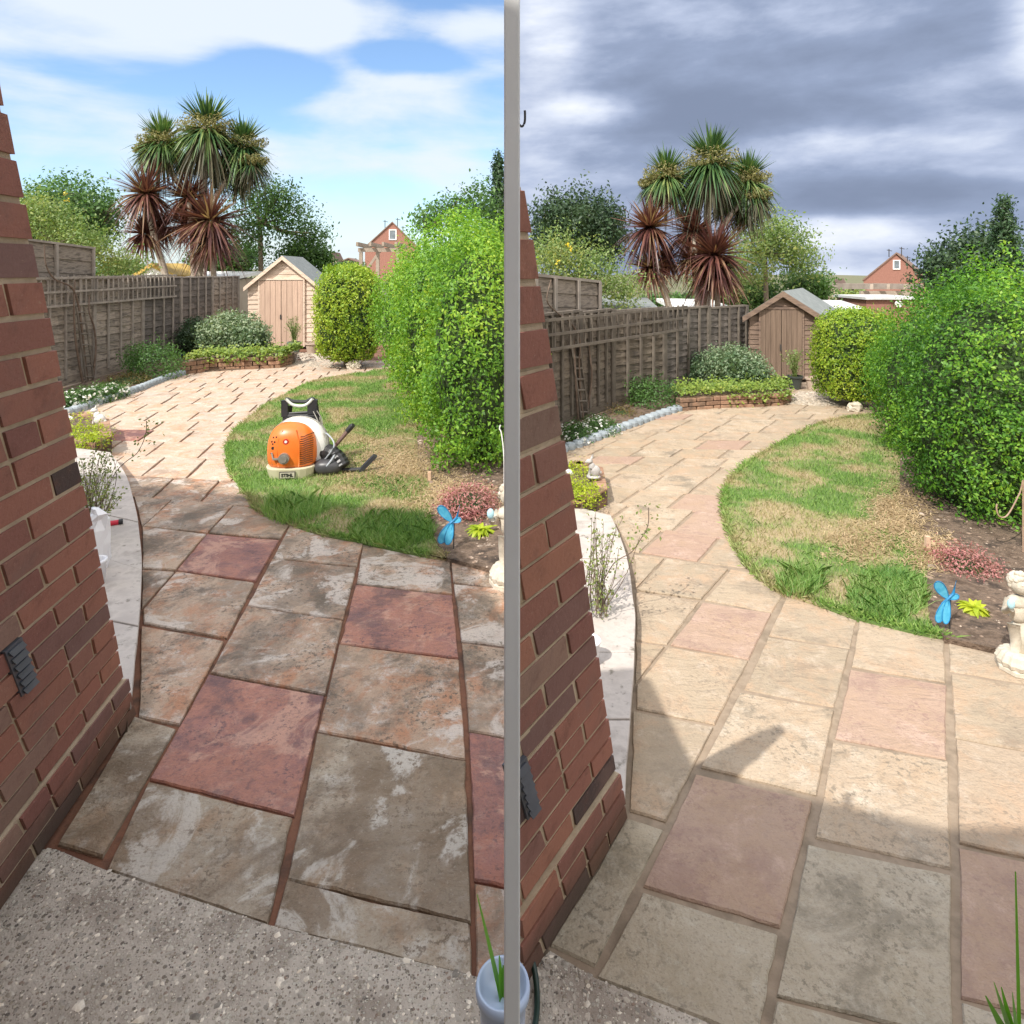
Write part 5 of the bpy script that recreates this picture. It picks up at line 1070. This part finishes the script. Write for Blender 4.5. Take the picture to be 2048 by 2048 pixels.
b = MB(); b.tube(smooth_line([P(2040, 985, 3.6), P(2022, 1020, 3.6), P(2010, 1034, 3.6), P(1998, 1032, 3.6), P(1993, 1018, 3.6), P(1994, 1008, 3.6)]), .004, 7); b.tube([P(2040, 985, 3.6), P(2046, 960, 3.6), P(2046, 1104, 3.6)], .004, 7)
b.v = b.v; tag(b.build('crook_hook', M('rusty_metal', [(.30, .20, .14), (.40, .28, .2)], 20, .6, .2)), 'thin rusty crook hook standing before the dark hedge, right garden', 'hook')
b = MB(); q = G(1008, 1000, .02); b.tube(smooth_line([(q.x, q.y, 0), (q.x, q.y, .30), P(1003, 868, q.y), P(999, 858, q.y), P(1001, 850, q.y)]), .004, 7)
tag(b.build('crook_hook', white), 'thin white crook hook before the hedge, left garden', 'hook')
# wooden peg in each lawn edge
for x, y, lb, hh_ in ((859, 962, 'left', .07), (1855, 1097, 'right', .07)):
    b = MB(); c = G(x, y, .02); b.box(c-Vector((.012, .012, .03)), (.024, 0, 0), (0, .024, 0), (0, 0, hh_+.03)); tag(b.build('wooden_peg', M('new_wood', [(.5, .33, .22), (.58, .42, .3)], 6, .8, .2), bevel=.002), 'short square wooden peg at the straw patch corner, %s garden' % lb, 'peg')
# near pot by the post, blades of leaves, hose
c = Vector((-.017, 1.2, 0)); pr = .044; zt = P(0, 1876, 1.27).z-.0
pt = empty('blue_pot', c); b = MB(); zt = .28
b.lathe(c, [(pr*.7, -.0), (pr*.95, zt*.8), (pr*1.0, zt*.92), (pr*1.12, zt*.93), (pr*1.15, zt*.97), (pr*1.1, zt), (pr*.98, zt), (pr*.93, zt*.9)], 40); put(b.build('pot_body', M('pale_blue_glaze', [(.42, .52, .70), (.5, .6, .76)], 5, .25, .1), None, smooth=True), pt)
b = MB(); b.lathe(c+Vector((0, 0, zt*.86)), [(pr*.93, 0), (pr*.93, .01)], 24); put(b.build('potting_soil', soil), pt); tag(pt, 'glossy pale blue pot at the foot of the white post', 'pot')
Q = []; root = empty('strappy_plant', c); gl = LEAF('glossy_blade', [(.06, .20, .02), (.12, .34, .03), (.18, .42, .04)], .35, .3)
for (dx, dy, dz, L) in ((-.16, .05, 1, .20), (-.05, .03, 1, .10), (.01, .05, 1, .07)): strap(Q, c+Vector((0, 0, zt*.86)), Vector((dx*1.5, dy, dz)), L, .016, .02)
put(quads('blades', Q, gl), root); tag(root, 'upright glossy green blades growing in the pale blue pot', 'plant')
root = empty('strappy_plant', G(2060, 2100)); Q = []; c = G(2040, 2120)
for (px, py) in ((1950, 1952), (1985, 1955), (2003, 1975), (2020, 1940), (2030, 1700)):
    e = P(px, py, c.y-.02); strap(Q, c, e-c, (e-c).length, .022 if py > 1800 else .006, .0)
put(quads('blades', Q, gl), root); tag(root, 'pointed green leaf blades in the bottom corner of right garden', 'plant')
b = MB(); b.tube(smooth_line([Vector((.012, 1.42, .16)), G(1052, 1890, .06), G(1068, 1935, .03), G(1074, 1990, .012), G(1070, 2050, .012), G(1045, 2140, .012), Vector((.0, 1.12, .012))]), .0065, 10)
tag(b.build('garden_hose', M('dark_green_rubber', [(.01, .03, .02), (.015, .04, .03)], 8, .4, .1), smooth=True), 'dark green hose curling at the right brick corner foot', 'hose')

# ------------------------------------------------------------------ backpack leaf blower on the left lawn
def blower(c, rz):
    root = empty('backpack_blower', c); root.rotation_euler = (0, 0, rz); K = 1.0
    orange = M('orange_plastic', [(.68, .15, .02), (.76, .19, .03)], 4, .35, .05, dirt=((.42, .14, .05), 14, .2)); cream = M('cream_plastic', [(.55, .50, .34), (.62, .57, .42)], 6, .5, .1); wp = M('white_housing', [(.70, .69, .66), (.80, .80, .78)], 5, .4, .05, dirt=((.40, .36, .28), 9, .3)); gm = M('grey_metal', [(.30, .28, .25), (.42, .40, .36)], 12, .35, .2, metal=.5)
    def dome(r):   # egg-shaped cover, flat underneath
        b = MB(); b.ball((0, 0, 0), .185*r, .15*r, .215*r, 2.5, 36, 24)
        for v in b.v:
            if v.z < -.10: v.z = -.10-(v.z+.10)*-.1
            v.z += .20; v.x *= 1+.10*(.2-v.z)
        return b
    b = MB(); n = 28
    for (z0, s0) in ((.0, .86), (.015, .9), (.085, 1.0), (.095, 1.0)):
        for k in range(n):
            a = 6.283*k/n; q = (abs(math.cos(a))**3.2+abs(math.sin(a))**3.2)**(-1/3.2); b.v.append(Vector((.185*s0*q*math.cos(a), .16*s0*q*math.sin(a), z0)))
    for i in range(3):
        for k in range(n): b.f.append([i*n+k, i*n+(k+1) % n, (i+1)*n+(k+1) % n, (i+1)*n+k]); b.m.append(0)
    b.f += [[k for k in reversed(range(n))], [3*n+k for k in range(n)]]; b.m += [0, 0]; base_ = b.build('base_tray', cream, root, bevel=.004)
    b = MB(); b.cbox((-.005, -.158, .05), .115, .012, .05); b.build('name_plate', blackp, root)
    b = MB(); b.cbox((-.005, -.163, .05), .105, .008, .041); pl = b.build('plate_face', M('plate_grey', [(.45, .42, .33)], 5, .5, 0), root)
    tx = bpy.data.curves.new('lettering', 'FONT'); tx.body = 'STIHL'; tx.size = .034; tx.extrude = .001; tx.offset = .0012; tx.align_x = 'CENTER'; tx.align_y = 'CENTER'; tx.space_character = 1.0; tx.materials.append(blackp)
    to = bpy.data.objects.new('lettering', tx); link(to, root); to.location = (-.005, -.169, .05); to.rotation_euler = (R(90), 0, 0)
    bpy.context.view_layer.update(); me = bpy.data.meshes.new_from_object(to.evaluated_get(bpy.context.evaluated_depsgraph_get())); bpy.data.objects.remove(to); to = bpy.data.objects.new('lettering', me); link(to, pl); to.location = (-.005, -.169, .05); to.rotation_euler = (R(90), 0, 0)
    if not me.materials: me.materials.append(blackp)
    dm = dome(1.0); dm.build('engine_cover', orange, root, smooth=True)
    def surf(x, z, out=0):   # front surface of the cover
        zz = (z-.20); sx = 1+.10*(.2-z); t = 1-(abs(x/sx)/.185)**2.5-(abs(zz)/.215)**2.5; return Vector((x, -.15*max(0, t)**(1/2.5)-out, z))
    b = MB()
    for k in range(14):      # louvres of the vent on the right flank
        z = .115+.205*k/13; w0 = .075; 
        pts = [surf(x, z+(.012 if x > .12 else .004), .0015) for x in (.082, .105, .128, .15, .166)]
        b.tube(pts, .0032, 5)
    b.build('vent_slots', M('vent_shadow', [(.10, .03, .01), (.14, .05, .02)], 5, .6, .1), root, smooth=True)
    b = MB(); b.tube([surf(x, z, .0025) for x, z in ((.074, .105), (.078, .2), (.074, .3), (.05, .37))], .004, 6); b.tube([surf(x, z, .0015) for x, z in ((-.075, .105), (-.085, .2), (-.08, .3), (-.05, .37))], .003, 6); b.build('cover_rib', orange, root, smooth=True)
    b = MB(); b.tube([surf(-.03, .175, -.02), surf(-.03, .175, .028)], .040, 24); b.build('filter_knob', gm, root)
    b = MB(); b.tube([surf(-.03, .175, .027), surf(-.03, .175, .040)], .026, 20); b.cbox((-.09, surf(-.09, .17).y-.012, .17), .05, .012, .014); b.tube([surf(-.115, .17, .01), surf(-.125, .215, .012)], .006, 6); b.build('choke_lever', gm, root)
    b = MB(); b.tube([surf(-.02, .295, -.004), surf(-.02, .295, .004)], .021, 20); bd = b.build('badge', M('badge_red', [(.45, .03, .02)], 5, .4, 0), root)
    b = MB(); b.tube([surf(-.02, .295, .003), surf(-.02, .295, .006)], .011, 6); b.build('badge_shield', wp, root)
    b = MB()
    for x, z, r in ((-.118, .245, .012), (-.128, .29, .007), (-.105, .29, .007), (-.118, .32, .006), (-.095, .325, .006), (-.132, .205, .006), (-.12, .275, .006)): b.tube([surf(x, z, -.01), surf(x, z, .003)], r, 12)
    b.build('cover_holes', blackp, root)
    # fan housing behind, seen over the cover's shoulder
    b = MB(); nn = 36
    ringf = [(0.21, -.02), (.235, .02), (.235, .10), (.20, .13)]; b = MB()
    for r_, y_ in ringf:
        for k in range(nn): a = 6.283*k/nn; b.v.append(Vector((.035+r_*math.cos(a)*.95, y_, .215+r_*math.sin(a)*.93)))
    for i in range(3):
        for k in range(nn): b.f.append([i*nn+k, (i+1)*nn+k, (i+1)*nn+(k+1) % nn, i*nn+(k+1) % nn]); b.m.append(0)
    b.f += [[k for k in range(nn)], [3*nn+k for k in reversed(range(nn))]]; b.m += [0, 0]
    for v in b.v: v.z = max(v.z, .012)
    b.build('fan_housing', wp, root, smooth=True)
    b = MB(); b.tube([(.035+.238*math.cos(a)*.95, .06, max(.02, .215+.238*math.sin(a)*.93)) for a in [R(-40+k*11) for k in range(24)]], .006, 6); b.build('housing_seam', gm, root, smooth=True)
    b = MB(); b.cbox((.02, .175, .26), .26, .05, .36); b.build('back_pad', blackp, root, bevel=.02)
    for x in (-.06, .10):
        b = MB(); q = smooth_line([(x, .17, .50), (x-.02, .23, .44), (x-.03, .25, .30), (x, .2, .12)], 5)
        for k in range(len(q)-1): b.hexa([q[k]+Vector(o) for o in ((-.02, 0, 0), (.02, 0, 0), (.02, .008, 0), (-.02, .008, 0))]+[q[k+1]+Vector(o) for o in ((-.02, 0, 0), (.02, 0, 0), (.02, .008, 0), (-.02, .008, 0))])
        b.build('harness_strap', blackp, root)
    # carrying frame with padded bar on top
    b = MB(); b.tube(smooth_line([(-.10, .16, .30), (-.105, .17, .46), (-.09, .17, .55), (-.04, .17, .535), (.06, .17, .53), (.12, .17, .55), (.15, .17, .46), (.16, .16, .28)], 5), .014, 8); b.cbox((-.10, .165, .48), .05, .03, .13); b.cbox((.115, .165, .49), .075, .04, .11); b.tube([(-.1, .165, .44), (.14, .165, .45)], .008, 6); b.build('back_frame', blackp, root, smooth=False)
    b = MB(); b.tube(smooth_line([(-.09, .15, .56), (-.03, .145, .51), (.06, .145, .505), (.12, .15, .555)], 5), .012, 8); b.build('carry_bar', M('pale_grey_plastic', [(.55, .56, .52)], 5, .5, .05), root, smooth=True)
    b = MB(); b.tube(smooth_line([(.15, .15, .46), (.19, .13, .40), (.20, .1, .33), (.185, .08, .42)], 5), .005, 6); b.tube(smooth_line([(.13, .12, .46), (.17, .08, .40), (.19, .06, .36)], 5), .004, 6); b.build('strap_cord', gm, root)
    # blower elbow and ribbed hose to the right
    b = MB(); pts = smooth_line([(.17, .06, .12), (.25, .03, .16), (.33, .0, .12), (.38, -.03, .055)], 6); b.tube(pts, [.062+.005*(k % 2) for k in range(len(pts))], 14); b.build('ribbed_hose', blackp, root)
    b = MB(); b.ball((.27, -.03, .07), .11, .08, .06, 2.5, 18, 12); b.build('elbow_pipe', M('charcoal_plastic', [(.04, .04, .045), (.06, .06, .065)], 8, .4, .1), root, smooth=True)
    b = MB(); b.tube(smooth_line([(.20, .02, .08), (.26, -.05, .14), (.32, -.06, .24), (.26, .02, .30), (.21, .06, .30)], 6), .006, 8); b.tube(smooth_line([(.20, -.06, .06), (.27, -.10, .09), (.33, -.08, .17)], 6), .008, 8); b.build('grey_cable', M('cable_grey', [(.35, .38, .42)], 5, .4, .05), root, smooth=True)
    b = MB(); b.tube([(.30, .05, .19), (.42, .06, .33)], [.014, .017], 8); b.build('control_handle', M('brown_grip', [(.12, .07, .06), (.18, .11, .09)], 8, .5, .1), root); b = MB(); b.tube([(.40, .06, .31), (.435, .06, .35), (.45, .05, .36)], [.021, .022, .016], 8); b.build('grip_end', blackp, root)
    b = MB(); b.tube([(.36, -.02, .03), (.52, -.04, .04)], .016, 8); b.hexa([Vector(v) for v in ((.50, -.06, .03), (.53, -.06, .02), (.64, -.03, .125), (.61, -.03, .135), (.50, -.03, .04), (.53, -.03, .03), (.64, 0, .135), (.61, 0, .145))]); b.build('tube_support', blackp, root)
    return tag(root, 'orange and white petrol backpack leaf blower standing on the left lawn', 'leaf blower')
cb = G(586, 950); blower(cb, R(6))
S.render.engine = 'CYCLES'
